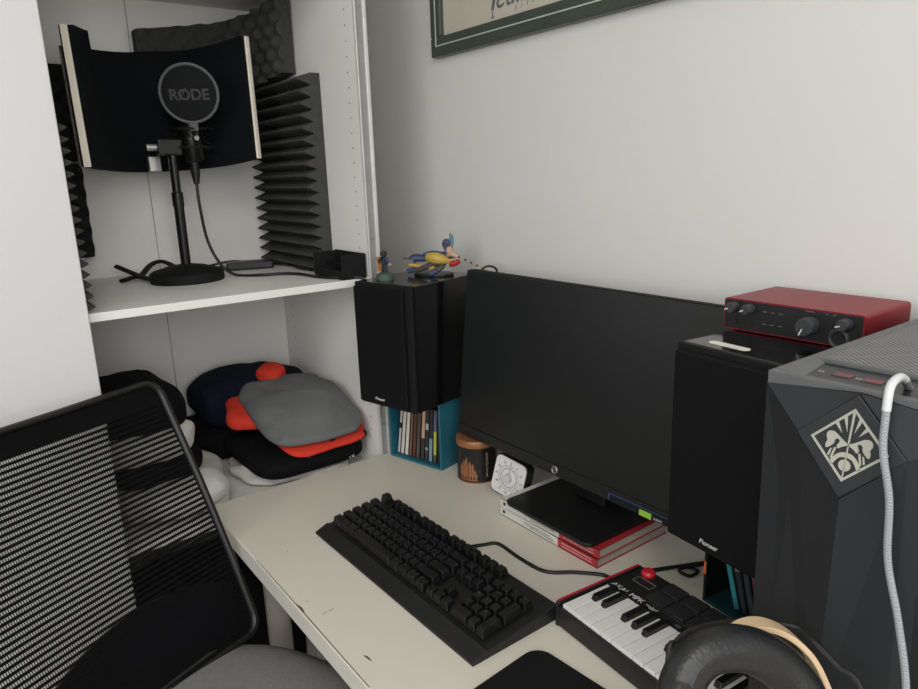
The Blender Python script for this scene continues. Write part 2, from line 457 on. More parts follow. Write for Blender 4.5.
# faces the camera-ish: axis direction
ax = Vector((.80, -.40, -.18)).normalized()
q = ax.to_track_quat('Z', 'Y'); qe = (q @ Matrix.Rotation(R(0), 3, 'Z').to_quaternion()).to_euler()
pr_ = bpy.data.objects.new('pop_screen', None)
RAD = .057
rim = ob('rim', MB().tube([(RAD*math.cos(a*PI/24), RAD*math.sin(a*PI/24), 0) for a in range(48)], .0032, 8, closed=True), grey_ink, pf, rot=qe, smooth=True)
ob('screen', MB().lathe([(.0001, -.0008), (RAD, -.0008), (RAD, .0008), (.0001, .0008)], 48), M('black_pop_gauze', (26, 27, 29), .85, spec=.2, var=.15, vscale=900), pf, rot=qe)
tx = text_mesh('RODE', .030, .0004, align='CENTER', bold=.0006)
lo = link('lettering', tx, dk_grey_ink, pf, rot=qe, loc=q @ Vector((0.0, -.012, .0012)))
ob('letter_slash', MB().prism([(-.0215, -.0125), (-.019, -.0125), (-.0035, .0115), (-.006, .0115)], .0008, .0017), dk_grey_ink, pf, rot=qe)
ob('rim_clip', MB().box(-.009, .009, -.074, -.058, -.005, .005), grey_ink, pf, rot=qe, bev=.002)
ob('clip_arm', MB().tube(smooth_path([q @ Vector((0, -.072, 0)), q @ Vector((.004, -.10, -.004)), q @ Vector((.006, -.135, -.01))], 4), .0045, 8), blk_satin_m, pf, smooth=True)
ob('thumb_screw', MB().lathe([(.0001, 0), (.005, 0), (.005, .006), (.0001, .006)], 12), silver_m, pf, loc=q @ Vector((.003, -.088, 0)), rot=qe, smooth=True)

# cables and bits on the upper shelf
SZ = 1.1362
xl = MB().tube(smooth_path([(MX, MY, MZ-.081), (MX+.002, MY+.0, 1.30), (MX-.004, MY+.01, 1.22), (MX+.012, MY+.028, 1.165), (-1.565, .525, SZ+.0036), (-1.515, .565, SZ+.0036), (-1.50, .605, SZ+.0036), (-1.46, .632, SZ+.0036), (-1.395, .640, SZ+.0036), (-1.345, .660, SZ+.0036), (-1.318, .690, SZ+.0036), (-1.299, .710, SZ-.004), (-1.294, .716, 1.08), (-1.294, .718, 1.0)], 8), .0034, 8)
tag(ob('microphone_cable', xl, rubber_m, smooth=True), 'black microphone cable drooping from the mic and running off the shelf edge', 'cable')
ad = thing('power_adapter', 'flat black inline adapter with cable lying behind the round stand base', 'adapter', (-1.68, .60, SZ))
ob('housing', MB().box(-.03, .03, -.055, .055, 0.0005, .018), blk_m, ad, bev=.004, rot=(0, 0, R(-18)))
ob('lead', MB().tube(smooth_path([(-.02, -.06, .008), (-.05, -.11, .005), (-.08, -.09, .005), (-.07, -.02, .014), (-.06, .03, .006), (.0, .07, .004), (.06, .085, .004), (.12, .075, .004), (.18, .08, .004)], 6), .003, 6), rubber_m, ad, smooth=True)
bs = thing('folded_strap', 'black folded strap loops lying left of the round stand base', 'strap', (-1.685, .392, SZ))
ob('strap_band', MB().tube(smooth_path([Vector((x+1.685, y-.392, z)) for x, y, z in ((-1.776, 0.318, 0.026), (-1.735, 0.338, 0.014), (-1.655, 0.352, 0.007), (-1.626, 0.377, 0.007), (-1.690, 0.426, 0.007))], 6), .0075, 8, flat=.6), blk_matte_m, bs, smooth=True)
ob('strap_band', MB().tube(smooth_path([Vector((x+1.685, y-.392, z)) for x, y, z in ((-1.657, 0.304, 0.006), (-1.702, 0.342, 0.006), (-1.639, 0.357, 0.006), (-1.581, 0.371, 0.006), (-1.626, 0.408, 0.006))], 6), .0075, 8, flat=.6), blk_matte_m, bs, smooth=True)
ob('strap_band', MB().tube(smooth_path([Vector((x+1.685, y-.392, z)) for x, y, z in ((-1.679, 0.347, 0.008), (-1.752, 0.388, 0.024), (-1.770, 0.418, 0.028), (-1.722, 0.434, 0.018), (-1.669, 0.441, 0.007))], 6), .0075, 8, flat=.6), blk_matte_m, bs, smooth=True)
bb = thing('desk_organizer', 'small open black holder box at the right end of the upper shelf', 'organizer', (-1.375, .69, SZ))
for a in ((-.075, .062, .028, .032, 0, .052), (-.075, .062, -.026, .028, 0, .004), (.058, .062, -.026, .028, .004, .052), (-.075, -.071, -.026, .028, .004, .05), (-.071, .058, -.0, .004, .026, .030)):
    ob('wall_panel', MB().box(*a), blk_matte_m, bb, bev=.0015)
ob('front_lip', MB().box(-.071, .058, -.026, -.022, .004, .018), blk_matte_m, bb, bev=.001)

# ------------------------------------------------------------------ clothes
def garment(name, label, cat, loc, sx, sy, sz, mat, rotz=0, seed=0, wob=.012, freq=9, e=.35, tilt=(0, 0), droop=0.0, parent=None, fold=0):
    n1, n2 = 64, 28
    mb = MB(); vs = []; fs = []
    def sp(v, p): return math.copysign(abs(v)**p, v)
    for j in range(n2+1):
        ph_ = -PI/2+PI*j/n2
        for i in range(n1):
            th = 2*PI*i/n1
            cx = sp(math.cos(ph_), .45); x = sx/2*cx*sp(math.cos(th), e); y = sy/2*cx*sp(math.sin(th), e); z = sz/2*sp(math.sin(ph_), .75)+sz/2
            p = Vector((x*freq/.9+seed*3.1, y*freq/.9, z*freq+seed))
            d = noise.noise_vector(p)*wob + noise.noise_vector(p*2.7)*wob*.42
            rr = (x/sx)**2+(y/sy)**2
            zz = z + d.z*.8*(z/sz) - droop*rr*4*(z/sz)
            if fold: zz += .0035*math.sin((x*.8+y)*fold + 3*noise.noise(p*.5))*(z/sz)
            vs.append((x+d.x, y+d.y, max(0.0004, zz)))
    for j in range(n2):
        for i in range(n1):
            fs.append((j*n1+i, j*n1+(i+1) % n1, (j+1)*n1+(i+1) % n1, (j+1)*n1+i))
    mb.add(vs, fs)
    o = ob(name, mb, mat, parent, smooth=True, angle=70)
    o.location = loc; o.rotation_euler = (tilt[0], tilt[1], rotz)
    if label: tag(o, label, cat)
    return o
navy = M('navy_fleece', (20, 24, 40), .95, spec=.15, var=.15, vscale=60, bump=.5, bscale=700)
greyf = M('grey_fleece', (110, 111, 112), .95, spec=.15, var=.06, vscale=300, bump=.5, bscale=700)
redf = M('orange_red_fleece', (214, 62, 46), .9, spec=.2, var=.06, vscale=60, bump=.4, bscale=600)
charf = M('charcoal_knit', (42, 43, 46), .95, spec=.15, var=.1, vscale=60, bump=.5, bscale=700)
blackf = M('black_cotton', (17, 17, 19), .95, spec=.15, var=.1, vscale=60, bump=.4, bscale=600)
whitef = M('white_cotton', (214, 212, 206), .9, spec=.2, var=.04, vscale=40, bump=.3, bscale=300)
LZ = .6905
garment('white_shirt', 'crumpled white shirt at the bottom of the right clothes stack', 'shirt', (-1.49, .575, LZ), .26, .27, .030, whitef, R(-14), 3, .016, 12, .7, fold=70)
garment('black_sweatshirt', 'black sweatshirt lying behind, under the navy garment', 'sweatshirt', (-1.682, .500, LZ), .20, .30, .085, blackf, R(8), 5, .02, 8, .6)
bl = garment('black_sweatshirt', 'black sweatshirt with pale spaced letters along its folded edge', 'sweatshirt', (-1.478, .585, LZ+.020), .28, .262, .060, blackf, R(1), 7, .007, 8, .35)
garment('navy_hoodie', 'navy hoodie heaped highest at the back of the right stack', 'hoodie', (-1.680, .560, LZ+.072), .20, .27, .125, navy, R(4), 9, .016, 9, .42)
garment('charcoal_sweater', 'folded charcoal sweater just beneath the orange-red layer', 'sweater', (-1.434, .644, LZ+.066), .205, .145, .030, charf, R(2), 11, .005, 8, .35)
gh = thing('grey_hoodie', 'grey hoodie with orange-red lining folded on top of the right stack', 'hoodie', (-1.478, .592, LZ+.104))
gh.rotation_euler = (0, R(14), 0)
garment('lining', None, None, (.036, .022, .000), .235, .205, .024, redf, R(4), 13, .006, 9, .4, parent=gh)
garment('lining', None, None, (-.055, -.090, .002), .13, .085, .036, redf, R(-20), 15, .010, 9, .6, parent=gh)
garment('lining', None, None, (-.135, .0, .030), .07, .07, .050, redf, R(30), 19, .008, 9, .7, parent=gh)
garment('body', None, None, (.006, .010, .020), .285, .228, .062, greyf, R(-3), 17, .013, 10, .45, droop=.016, parent=gh, fold=26)
for (yy, zz, ch) in ((.618, .741, 'A'), (.658, .735, 'N')):
    link('lettering', text_mesh(ch, .017, .0004), white_ink, bl, loc=(.1425, yy-.585, zz-.0085-(LZ+.020)), rot=(R(82), 0, R(90)))
for (yy, zz, ch) in ((.560, .762, 'L'), (.600, .752, 'E')):
    link('lettering', text_mesh(ch, .017, .0004), M('faded_ink', (112, 112, 114), .7), bl, loc=(.139, yy-.585, zz-.0085-(LZ+.020)), rot=(R(70), 0, R(90)))
# left heap behind the chair
garment('white_shirt', 'white shirt at the foot of the left clothes heap behind the chair', 'shirt', (-1.47, .300, LZ), .26, .22, .075, whitef, R(-8), 21, .018, 9, .6)
garment('black_trousers', 'black trousers folded low in the left clothes heap behind the chair', 'trousers', (-1.50, .262, LZ+.066), .25, .20, .06, blackf, R(8), 23, .014, 9, .6)
garment('white_shirt', 'white shirt in the middle of the left clothes heap under the black jacket', 'shirt', (-1.48, .258, LZ+.118), .24, .19, .065, whitef, R(-4), 25, .016, 9, .6)
garment('black_jacket', 'black jacket draped over the top of the left clothes heap', 'jacket', (-1.52, .240, LZ+.165), .25, .20, .105, blackf, R(5), 27, .02, 8, .6, droop=.02)
garment('rolled_garment', 'small rolled white garment by the desk corner and chair back', 'clothing', (-1.385, .358, LZ), .09, .08, .06, whitef, R(10), 29, .012, 12, .8)
garment('black_mass', 'black rounded mass filling the lowest wardrobe compartment', 'clothing', (-1.52, .36, .0785), .34, .40, .42, blackf, 0, 31, .02, 6, .5)  # dark soft-edged bulk that fills the lowest compartment
sb = thing('storage_box', 'light grey box in the lowest wardrobe compartment seen behind the desk leg', 'box', (-1.40, .62, .0785))
ob('body', MB().box(-.08, .08, -.085, .09, 0, .27), M('grey_card', (150, 148, 144), .8), sb, bev=.003)
ob('lid', MB().box(-.083, .083, -.088, .093, .25, .275), M('grey_card', (150, 148, 144), .8), sb, bev=.003)

# ------------------------------------------------------------------ desk
DZ = .73
dk = thing('desk', 'cream laminate desk with worn front edge along the wall', 'desk', (-.3, .67, 0))
def Dl(x, y): return (x+.3, y-.67)
DX0, DX1, DY0, DY1 = -1.303, .75, .333, .950
a0 = Dl(DX0, DY0); a1 = Dl(DX1, DY1)
ob('top', MB().box(a0[0], a1[0], a0[1], a1[1], DZ-.0335, DZ), desk_m, dk, bev=.0015)
ob('edge_band', MB().box(a0[0]+.002, a1[0]-.002, a0[1]-.0012, a0[1]+.0002, DZ-.032, DZ-.0018), desk_edge_m, dk)
for (lx, ly) in ((-1.165, .40), (.66, .40), (-1.165, .89), (.66, .89)):
    p = Dl(lx, ly)
    lg = ob('leg', MB().lathe([(.0001, 0), (.02, 0), (.022, .01), (.0225, .012), (.0225, DZ-.045), (.0001, DZ-.045)], 24, c=p), leg_m, dk, smooth=True)
    ob('leg_flange', MB().lathe([(.0001, DZ-.045), (.045, DZ-.045), (.045, DZ-.0335), (.0001, DZ-.0335)], 24, c=p), leg_m, lg, smooth=True)
def chip(pts):
    mb = MB(); mb.prism([Dl(*p) for p in pts], DZ-.0002, DZ+.0003)
    ob('worn_chip', mb, chip_m, dk)
chip([(-.727, .3573), (-.7224, .3612), (-.709, .3613), (-.7155, .3588)])
chip([(-.8433, .3542), (-.8459, .3627), (-.8449, .3627), (-.8426, .3545)])
chip([(-.8441, .365), (-.8472, .3739), (-.8464, .3739), (-.8434, .3652)])
chip([(-.8898, .3502), (-.8864, .3512), (-.8864, .3504)])
chip([(-1.047, .3845), (-1.040, .3855), (-1.040, .3848)])
chip([(-1.05, DY0+.0012), (-.95, DY0+.0016), (-.893, DY0+.0017), (-.8795, DY0+.0048), (-.872, DY0+.0045), (-.862, DY0+.0022), (-.67, DY0+.0018), (-.67, DY0+.0008), (-1.05, DY0+.0006)])

# ------------------------------------------------------------------ loudspeakers
def speaker(label, loc, rz, logo_x):
    t = thing('loudspeaker', label, 'speaker', loc, rz, 'pair of desk loudspeakers')
    w, d, h = .158, .205, .2580
    ob('cabinet', MB().box(-w/2, w/2, .012, d, .0, h), blk_gloss_m, t, bev=.002)
    ob('front_baffle', MB().box(-w/2, w/2, .004, .012, .0, h), blk_matte_m, t, bev=.0015)
    ob('grille', MB().box(-w/2+.004, w/2-.016, -.006, .005, .005, h-.007), grille_m, t, bev=.004, seg=3)
    link('lettering', text_mesh('Pioneer', .0088, .0003, shear=.15), white_ink, t, loc=(logo_x, -.0064, .016), rot=(R(90), 0, 0))
    for sx in (-1, 1):
        for y in (.04, d-.03):
            ob('foot', MB().lathe([(.0001, 0), (.008, 0), (.008, .002), (.0001, .002)], 12, c=(sx*(w/2-.025), y)), rubber_m, t, loc=(0, 0, -.0018))
    return t
spkL = speaker('black loudspeaker with two figurines on top, standing on the teal box', (-1.1875, .681, .8818), R(14), -.027)
spkR = speaker('black loudspeaker under the red audio interface, right of the monitor', (-.4285, .6905, .8818), R(-6), -.022)
ob('badge', MB().prism(rrect(-.0275, .0275, -.0065, .0065, .006), .2580, .2586), M('pale_badge', (226, 224, 216), .4), spkR, loc=(-.028, .035, 0))

# ------------------------------------------------------------------ CD boxes
def cd_box(label, loc, rz, mat, mat2):
    t = thing('storage_cube', label, 'box', loc, rz)
    w, d, h, th = .153, .148, .1496, .005
    ob('side_board', MB().box(-w/2, -w/2+th, 0, d, 0, h), mat2, t, bev=.0008)
    ob('side_board', MB().box(w/2-th, w/2, 0, d, 0, h), mat2, t, bev=.0008)
    ob('bottom_board', MB().box(-w/2+th, w/2-th, 0, d, 0, th), mat, t)
    ob('top_board', MB().box(-w/2+th, w/2-th, 0, d, h-th, h), mat, t)
    ob('back_board', MB().box(-w/2+th, w/2-th, d-th, d, th, h-th), mat, t)
    return t
teal = M('teal_painted_wood', (34, 100, 116), .55, var=.08, vscale=20)
teal_dk = M('dark_teal_wood', (20, 62, 70), .6, var=.08, vscale=20)
LBX, LBY, LBR = -1.212, .758, R(14.4)
cb1 = cd_box('teal wooden box full of CDs under the left loudspeaker', (LBX, LBY, DZ), LBR, teal, teal)
cb2 = cd_box('black-edged box holding a few leaning CDs under the right loudspeaker', (-.443, .797, DZ), R(-7), teal_dk, blk_m)
ob('orange_label', MB().box(-.0762, -.0725, -.0006, .0, .044, .064), M('orange_paper', (226, 122, 66), .6), cb2)
def cd(label, box_loc, rz, x, th, lean, cols, group):
    ca, sa = math.cos(rz), math.sin(rz)
    y = .012
    t = thing('cd_case', label, 'CD case', (box_loc[0]+ca*x-sa*y, box_loc[1]+sa*x+ca*y, box_loc[2]+.0054), rz, group)
    t.rotation_euler = (0, R(lean), rz)
    ob('case', MB().box(0, th, .0012, .125, 0, .125), M('cd_clear_dark', (38, 38, 40), .25), t, bev=.0006)
    n = len(cols); z = .002
    for (c, f) in cols:
        ob('spine_print', MB().box(.0008, th-.0008, .0, .0014, z, z+f*.121), M('spine_%d_%d_%d' % c, c, .4), t); z += f*.121
    return t
G1 = 'CDs in the teal box'
bx = (LBX, LBY, DZ)
LC = [('CD with black and white striped spine, leftmost in the teal box', -.066, .0072, 9.0, [((190, 186, 178), .5), ((50, 50, 50), .12), ((190, 186, 178), .38)]),
      ('CD with plain white spine, second from left in the teal box', -.056, .0095, 8.5, [((206, 203, 196), 1)]),
      ('CD with white spine beside the brown spines in the teal box', -.0435, .0095, 8, [((214, 211, 203), 1)]),
      ('CD with narrow tan spine in the teal box', -.0305, .006, 7.5, [((132, 98, 78), 1)]),
      ('CD with dark reddish-brown spine in the teal box', -.0215, .0095, 7, [((92, 56, 46), 1)]),
      ('CD with grey-brown spine in the middle of the teal box', -.0095, .0095, 6.5, [((86, 74, 68), 1)]),
      ('CD with black lower and tan upper spine in the teal box', .004, .0095, 6, [((58, 56, 54), .42), ((196, 162, 134), .58)]),
      ('CD with dark spine and white lettering in the teal box', .0165, .0085, 5, [((60, 62, 64), .2), ((150, 150, 148), .05), ((48, 50, 54), .35), ((180, 180, 176), .12), ((52, 54, 58), .28)]),
      ('CD with pale blue lower spine in the teal box', .028, .0095, 4.5, [((116, 150, 160), .45), ((44, 46, 46), .55)]),
      ('CD with yellow-green and purple spine in the teal box', .041, .0085, 4, [((70, 78, 66), .15), ((176, 184, 72), .45), ((98, 94, 132), .4)]),
      ('CD with plain black spine, rightmost in the teal box', .053, .0085, 3, [((34, 36, 36), 1)])]
for a in LC: cd(a[0], bx, LBR, a[1], a[2], a[3], a[4], G1)
bx2 = (-.443, .797, DZ)
RC = [('CD with bright teal spine leaning in the black-edged box', -.030, .009, -17, [((58, 140, 148), 1)]),
      ('CD with dark grey spine next to the leaning teal one', -.017, .009, -16, [((44, 54, 58), .5), ((120, 130, 130), .06), ((44, 54, 58), .44)]),
      ('CD with black and blue-grey spine in the black-edged box', -.004, .009, -15, [((54, 66, 74), 1)]),
      ('CD with dull magenta spine in the black-edged box', .009, .009, -14, [((120, 62, 84), 1)])]
for a in RC: cd(a[0], bx2, R(-7), a[1], a[2], a[3], a[4], 'CDs in the black-edged box')

# ------------------------------------------------------------------ books and monitor
red_m = M('red_cover', (170, 44, 52), .4, var=.04)
wht_m = M('white_cover', (216, 214, 206), .45, var=.02)
page_m = M('book_pages', (176, 170, 158), .9, var=.12, vscale=40, stretch=(1, 1, 60))
BX0, BX1, BY0, BY1 = -.911, -.672, .7493, .925
def book(label, z, dx, rz):
    t = thing('book', label, 'book', ((BX0+BX1)/2+dx, (BY0+BY1)/2, z), rz, 'books under the monitor')
    hx, hy, th = (BX1-BX0)/2, (BY1-BY0)/2, .0168
    ob('pages', MB().box(-hx+.002, hx-.002, -hy+.003, hy-.003, .0012, th-.0012), page_m, t)
    xs = -hx+2*hx*.63
    ob('white_cover', MB().box(-hx, xs, -hy, -hy+.0015, 0, th).box(-hx, xs, -hy, hy, 0, .0012).box(-hx, xs, -hy, hy, th-.0012, th), wht_m, t)
    ob('red_cover', MB().box(xs, hx, -hy, -hy+.0015, 0, th).box(xs, hx, -hy, hy, 0, .0012).box(xs, hx, -hy, hy, th-.0012, th), red_m, t)
    for (a, b, c, d) in ((-.055, .012, .0105, .0112), (-.055, .020, .0078, .0085), (-.04, .022, .0048, .0055), (-hx+.008, -hx+.014, .006, .012)):
        ob('spine_print', MB().box(a, b, -hy-.0003, -hy+.001, c, d), M('black_ink', (40, 40, 40), .6), t)
    for (c, d) in ((.0105, .0112), (.0055, .0061)):
        ob('spine_print', MB().box(xs+.01, hx-.012, -hy-.0003, -hy+.001, c, d), white_ink, t)
book('lower white and red paperback lying on the desk under the monitor foot', DZ, 0, 0)
book('upper white and red paperback directly beneath the monitor foot', DZ+.0169, .002, R(.6))
BT = DZ+.0169*2
mo = thing('monitor', 'large black monitor switched off, standing on two books between the loudspeakers', 'monitor', (-.7835, .83, BT))
ob('foot', MB().prism(rrect(-.1035, .1035, -.092, .085, .014), .0003, .0075), blk_m, mo, bev=.0015)
ob('neck', MB().box(-.035, .035, .02, .042, .0075, .20), blk_m, mo, bev=.004)
ob('neck_bracket', MB().box(-.05, .05, .0, .045, .12, .22), blk_m, mo, bev=.006)
# panel, tilted back
pm = bpy.data.objects.new('panel_tmp', None); bpy.data.objects.remove(pm)
PX0 = -1.106+.7835; PX1 = -.500+.7835
tl = R(6)
prot = (-tl, 0, 0); ploc = (0, .80-.83, .8245-BT)
scr_m = M('dark_screen', (25, 28, 28), .38, spec=.6, var=.03)
shell = ob('panel_shell', MB().box(PX0, PX1, .003, .028, .0, .3385), blk_matte_m, mo, loc=ploc, rot=prot, bev=.003)
ob('rear_housing', MB().taper((PX0+PX1)/2, .17, 0, .022, .42, .22, .30, .15), blk_matte_m, shell, loc=(0, .028, 0), rot=(R(-90), 0, 0)).scale = (1, -1, 1)
ob('screen', MB().box(PX0+.002, PX1-.002, .0, .003, .0215, .3365), scr_m, mo, loc=ploc, rot=prot)
ob('chin', MB().box(PX0, PX1, -.0015, .004, .0, .0205), M('chin_plastic', (30, 31, 31), .4), mo, loc=ploc, rot=prot, bev=.001)
lcx = -.819+.7835
def chin(mb, mat, nm): return ob(nm, mb, mat, mo, loc=ploc, rot=prot)
ring = MB()
ring.tube([(lcx+.0062*math.cos(a*PI/16), -.0018, .0105+.0062*math.sin(a*PI/16)) for a in range(32)], .0011, 6, closed=True)
chin(ring, silver_m, 'round_logo')
lg = link('lettering', text_mesh('hp', .0088, .0003, shear=.25, align='CENTER'), silver_m, mo, loc=ploc, rot=prot)
for v in lg.data.vertices: v.co = Vector((v.co.x+lcx, -.0018-v.co.z, v.co.y+.0085))
sx0 = -.6315+.7835
chin(MB().box(sx0-.062, sx0+.052, -.0021, -.0012, .0005, .0125), M('sticker_dark', (26, 30, 36), .3), 'sticker')
chin(MB().box(sx0-.062, sx0+.052, -.0024, -.0012, .0122, .0132), M('sticker_blue', (66, 84, 128), .35), 'sticker_edge')
chin(MB().box(sx0-.063, sx0-.061, -.0024, -.0012, .002, .0132), M('sticker_blue', (66, 84, 128), .35), 'sticker_edge')
chin(MB().box(sx0, sx0+.023, -.0027, -.0015, .0, .0095), M('sticker_green', (150, 200, 70), .4), 'green_sticker')
sg = link('lettering', text_mesh('G-SYNC', .0045, .0002), white_ink, mo, loc=ploc, rot=prot)
for v in sg.data.vertices: v.co = Vector((v.co.x+sx0+.027, -.0024-v.co.z, v.co.y+.0025))
# ------------------------------------------------------------------ tin and timer beside the monitor
copper = M('copper_print', (158, 106, 72), .4, metal=.3, var=.08)
tn = thing('storage_tin', 'black round tin with copper lid and copper cathedral print near the teal box', 'tin', (-1.072, .822, DZ))
TR = .0415
ob('body', MB().lathe([(.0001, 0), (TR-.001, 0), (TR, .001), (TR, .076), (.0001, .076)], 48), M('black_tin', (24, 23, 22), .4), tn, smooth=True)
ob('base_rim', MB().lathe([(TR-.002, .0), (TR+.0006, .0), (TR+.0006, .0022), (TR-.002, .0022)], 48), copper, tn, smooth=True)
ob('lid', MB().lathe([(.0001, .076), (TR+.0008, .076), (TR+.0012, .078), (TR+.0012, .088), (TR, .09), (TR-.004, .0905), (.0001, .0885)], 48), copper, tn, smooth=True)
def wrap(poly, zc=0):      # polygon (arc length s, z) laid on the tin
    out = MB(); n = len(poly); o_, i_ = [], []
    for (s, z) in poly:
        a = -PI/2 + s/TR
        o_.append(((TR+.0005)*math.cos(a), (TR+.0005)*math.sin(a), z)); i_.append(((TR-.001)*math.cos(a), (TR-.001)*math.sin(a), z))
    out.add(o_+i_, [tuple(range(n))] + [(k, (k+1) % n, (k+1) % n+n, k+n) for k in range(n)])
    return out
pmb = MB()
for (s, wd, h, sp) in ((-.022, .006, .034, .008), (-.0155, .005, .042, .009), (-.0095, .006, .046, .012), (-.002, .006, .04, .009), (.004, .005, .036, .008), (.009, .004, .026, .003)):
    q_ = wrap([(s-wd/2, .018), (s+wd/2, .018), (s+wd/2, h), (s, h+sp), (s-wd/2, h)]); pmb.add(q_.v, q_.f)
for k in range(6):
    s = -.022+.0064*k; q_ = wrap([(s-.0016, .007), (s+.0016, .007), (s+.0016, .012), (s+.0032, .0165), (s-.0032, .0165), (s-.0016, .012)]); pmb.add(q_.v, q_.f)
for (z0, z1) in ((.0168, .019), (.0055, .0075)):
    for k in range(8):
        s0 = -.026+.005*k; q_ = wrap([(s0, z0), (s0+.005, z0), (s0+.005, z1), (s0, z1)]); pmb.add(q_.v, q_.f)
ob('cathedral_print', pmb, copper, tn, rot=(0, 0, R(34)))
for k, ch in enumerate('REVOLVER'):
    tm = text_mesh(ch, .0085, .0002, align='CENTER')
    a = -PI/2 + .034/TR + R(34)
    link('lettering', tm, M('tan_ink', (168, 150, 128), .6), tn, loc=((TR+.0003)*math.cos(a), (TR+.0003)*math.sin(a), .060-.0068*k), rot=(R(90), 0, a+PI/2))

tm_ = thing('kitchen_timer', 'square white dial timer with black case leaning behind the books', 'timer', (-.958, .800, DZ+.001))
tm_.rotation_euler = (R(-9), R(9), R(8))
ob('case', MB().prism(rrect(-.040, .040, .0, .080, .013), 0, .022, 'y'), blk_m, tm_, bev=.002)
ob('dial_plate', MB().prism(rrect(-.038, .038, .002, .078, .012), -.0015, .001, 'y'), M('white_dial', (222, 222, 222), .4, var=.01), tm_)
ob('ring', MB().tube([(.019*math.cos(a*PI/16), -.0016, .04+.019*math.sin(a*PI/16)) for a in range(32)], .0009, 6, closed=True), M('timer_grey', (150, 150, 152), .5), tm_)
ob('knob', MB().lathe([(.0001, 0), (.0095, 0), (.009, .008), (.0001, .009)], 24), M('timer_knob', (205, 205, 206), .35), tm_, loc=(0, -.0015, .04), rot=(R(90), 0, 0), smooth=True)
ob('pointer', MB().box(-.0006, .0006, -.0025, -.001, .05, .068), M('timer_grey', (150, 150, 152), .5), tm_)
tk = MB()
for k in range(60):
    a = 2*PI*k/60; r0 = .0235 if k % 5 else .0215
    for (ra, rb) in ((r0, .0255),):
        tk.tube([(ra*math.cos(a), -.0017, .04+ra*math.sin(a)), (rb*math.cos(a), -.0017, .04+rb*math.sin(a))], .0004, 4)
tko = ob('tick_marks', tk, M('black_ink', (40, 40, 40), .6), tm_); tko['kind'] = 'stuff'
for k in range(12):
    a = PI/2-2*PI*k/12
    link('numeral', text_mesh(str(k*5), .0066, .0001, align='CENTER'), M('black_ink', (40, 40, 40), .6), tm_, loc=(.031*math.cos(a), -.0017, .0377+.031*math.sin(a)), rot=(R(90), 0, 0))

# ------------------------------------------------------------------ keyboard
kb = thing('computer_keyboard', 'full-size black mechanical keyboard with sloping front lip on the desk', 'keyboard', (-1.067, .449, DZ), R(1.0))
KL, KD = .450, .156
kplate = M('keyboard_plate', (23, 23, 24), .5, var=.06)
mb = MB(); prof = [(0, 0), (0, .004), (.0245, .014), (.027, .0115), (KD-.004, .024), (KD, .022), (KD, 0)]
n = len(prof); vs = [(x, y, z) for x in (0, KL) for (y, z) in prof]
vs = [((.008 if (x == 0 and y > .1) else x), y, z) for (x, y, z) in vs]
mb.add(vs, [tuple(range(n))[::-1], tuple(range(n, 2*n))]+[(i, (i+1) % n, (i+1) % n+n, i+n) for i in range(n)])
ob('case', mb, kplate, kb, bev=.001)
U = .0189; X0 = .0085; Y0 = .0305
slope = (.024-.0125)/(KD-.035)
key_m = M('keycap_plastic', (16, 16, 17), .4, var=.06)
KM = {}
def key(x, row_y, w_, h_=1):
    kk = (w_, h_)
    if kk not in KM:
        a, b = w_*U-.0012, h_*U-.0012
        m_ = MB(); m_.taper(0, 0, 0, .0122, a, b, a-.0048, b-.0054, 0, .0008)
        me = m_.mesh('keycap'); me.materials.append(key_m); KM[kk] = me
    y = Y0+(row_y+h_/2)*U
    o = bpy.data.objects.new('keycap', KM[kk]); C.objects.link(o); o.parent = kb
    o.location = (X0+(x+w_/2)*U, y, .0130+(y-.031)*slope+.0022); o.rotation_euler = (math.atan(slope), 0, 0)
    b_ = o.modifiers.new('bevel', 'BEVEL'); b_.width = .0011; b_.segments = 2
    return o
rows = [(0, [1.25, 1.25, 1.25, 6.25, 1.25, 1.25, 1.25, 1.25]),
        (1, [2.25]+[1]*10+[2.75]), (2, [1.75]+[1]*11+[2.25]), (3, [1.5]+[1]*12+[1.5]), (4, [1]*13+[2])]
legend = MB()
def add_leg(x, ry):
    y = Y0+(ry+.62)*U; zz = .0130+(y-.031)*slope+.0022+.0124
    legend.box(X0+(x+.42)*U-.0008, X0+(x+.42)*U+.0008, y-.0009, y+.0009, zz-.0006, zz+.0001)
for ry, ws in rows:
    x = 0
    for w_ in ws: key(x, ry, w_); add_leg(x, ry); x += w_
x = 0
for k in range(13):
    key(x, 5.35, 1); add_leg(x, 5.35)
    x += 1
    if k == 0: x += 1
    if k in (4, 8): x += .5
for k in range(3):
    key(15.25+k, 0, 1); key(15.25+k, 3, 1); key(15.25+k, 4, 1); key(15.25+k, 5.35, 1)
key(16.25, 1, 1)
key(18.5, 0, 2); key(20.5, 0, 1)
for r_ in (1, 2, 3): 
    for k in range(3): key(18.5+k, r_, 1); add_leg(18.5+k, r_)
for k in range(4): key(18.5+k, 4, 1); add_leg(18.5+k, 4)
key(21.5, 2, 1, 2); key(21.5, 0, 1, 2)
lo_ = ob('key_legends', legend, grey_ink, kb); lo_['kind'] = 'stuff'
kc = MB().tube(smooth_path([(-.846, .612, DZ+.012), (-.846, .63, DZ+.006), (-.840, .655, DZ+.0032), (-.8263, .6746, DZ+.0032), (-.7692, .6725, DZ+.0032), (-.7157, .6778, DZ+.0032), (-.6837, .712, DZ+.0032), (-.6527, .739, DZ+.0032), (-.632, .746, DZ+.0035), (-.6225, .782, DZ+.0035), (-.597, .8372, DZ+.0035), (-.570, .8914, DZ+.0035), (-.548, .925, DZ+.0035)], 8), .0030, 8)
tag(ob('keyboard_cable', kc, rubber_m, smooth=True), 'black keyboard cable curving across the desk to the books', 'cable')

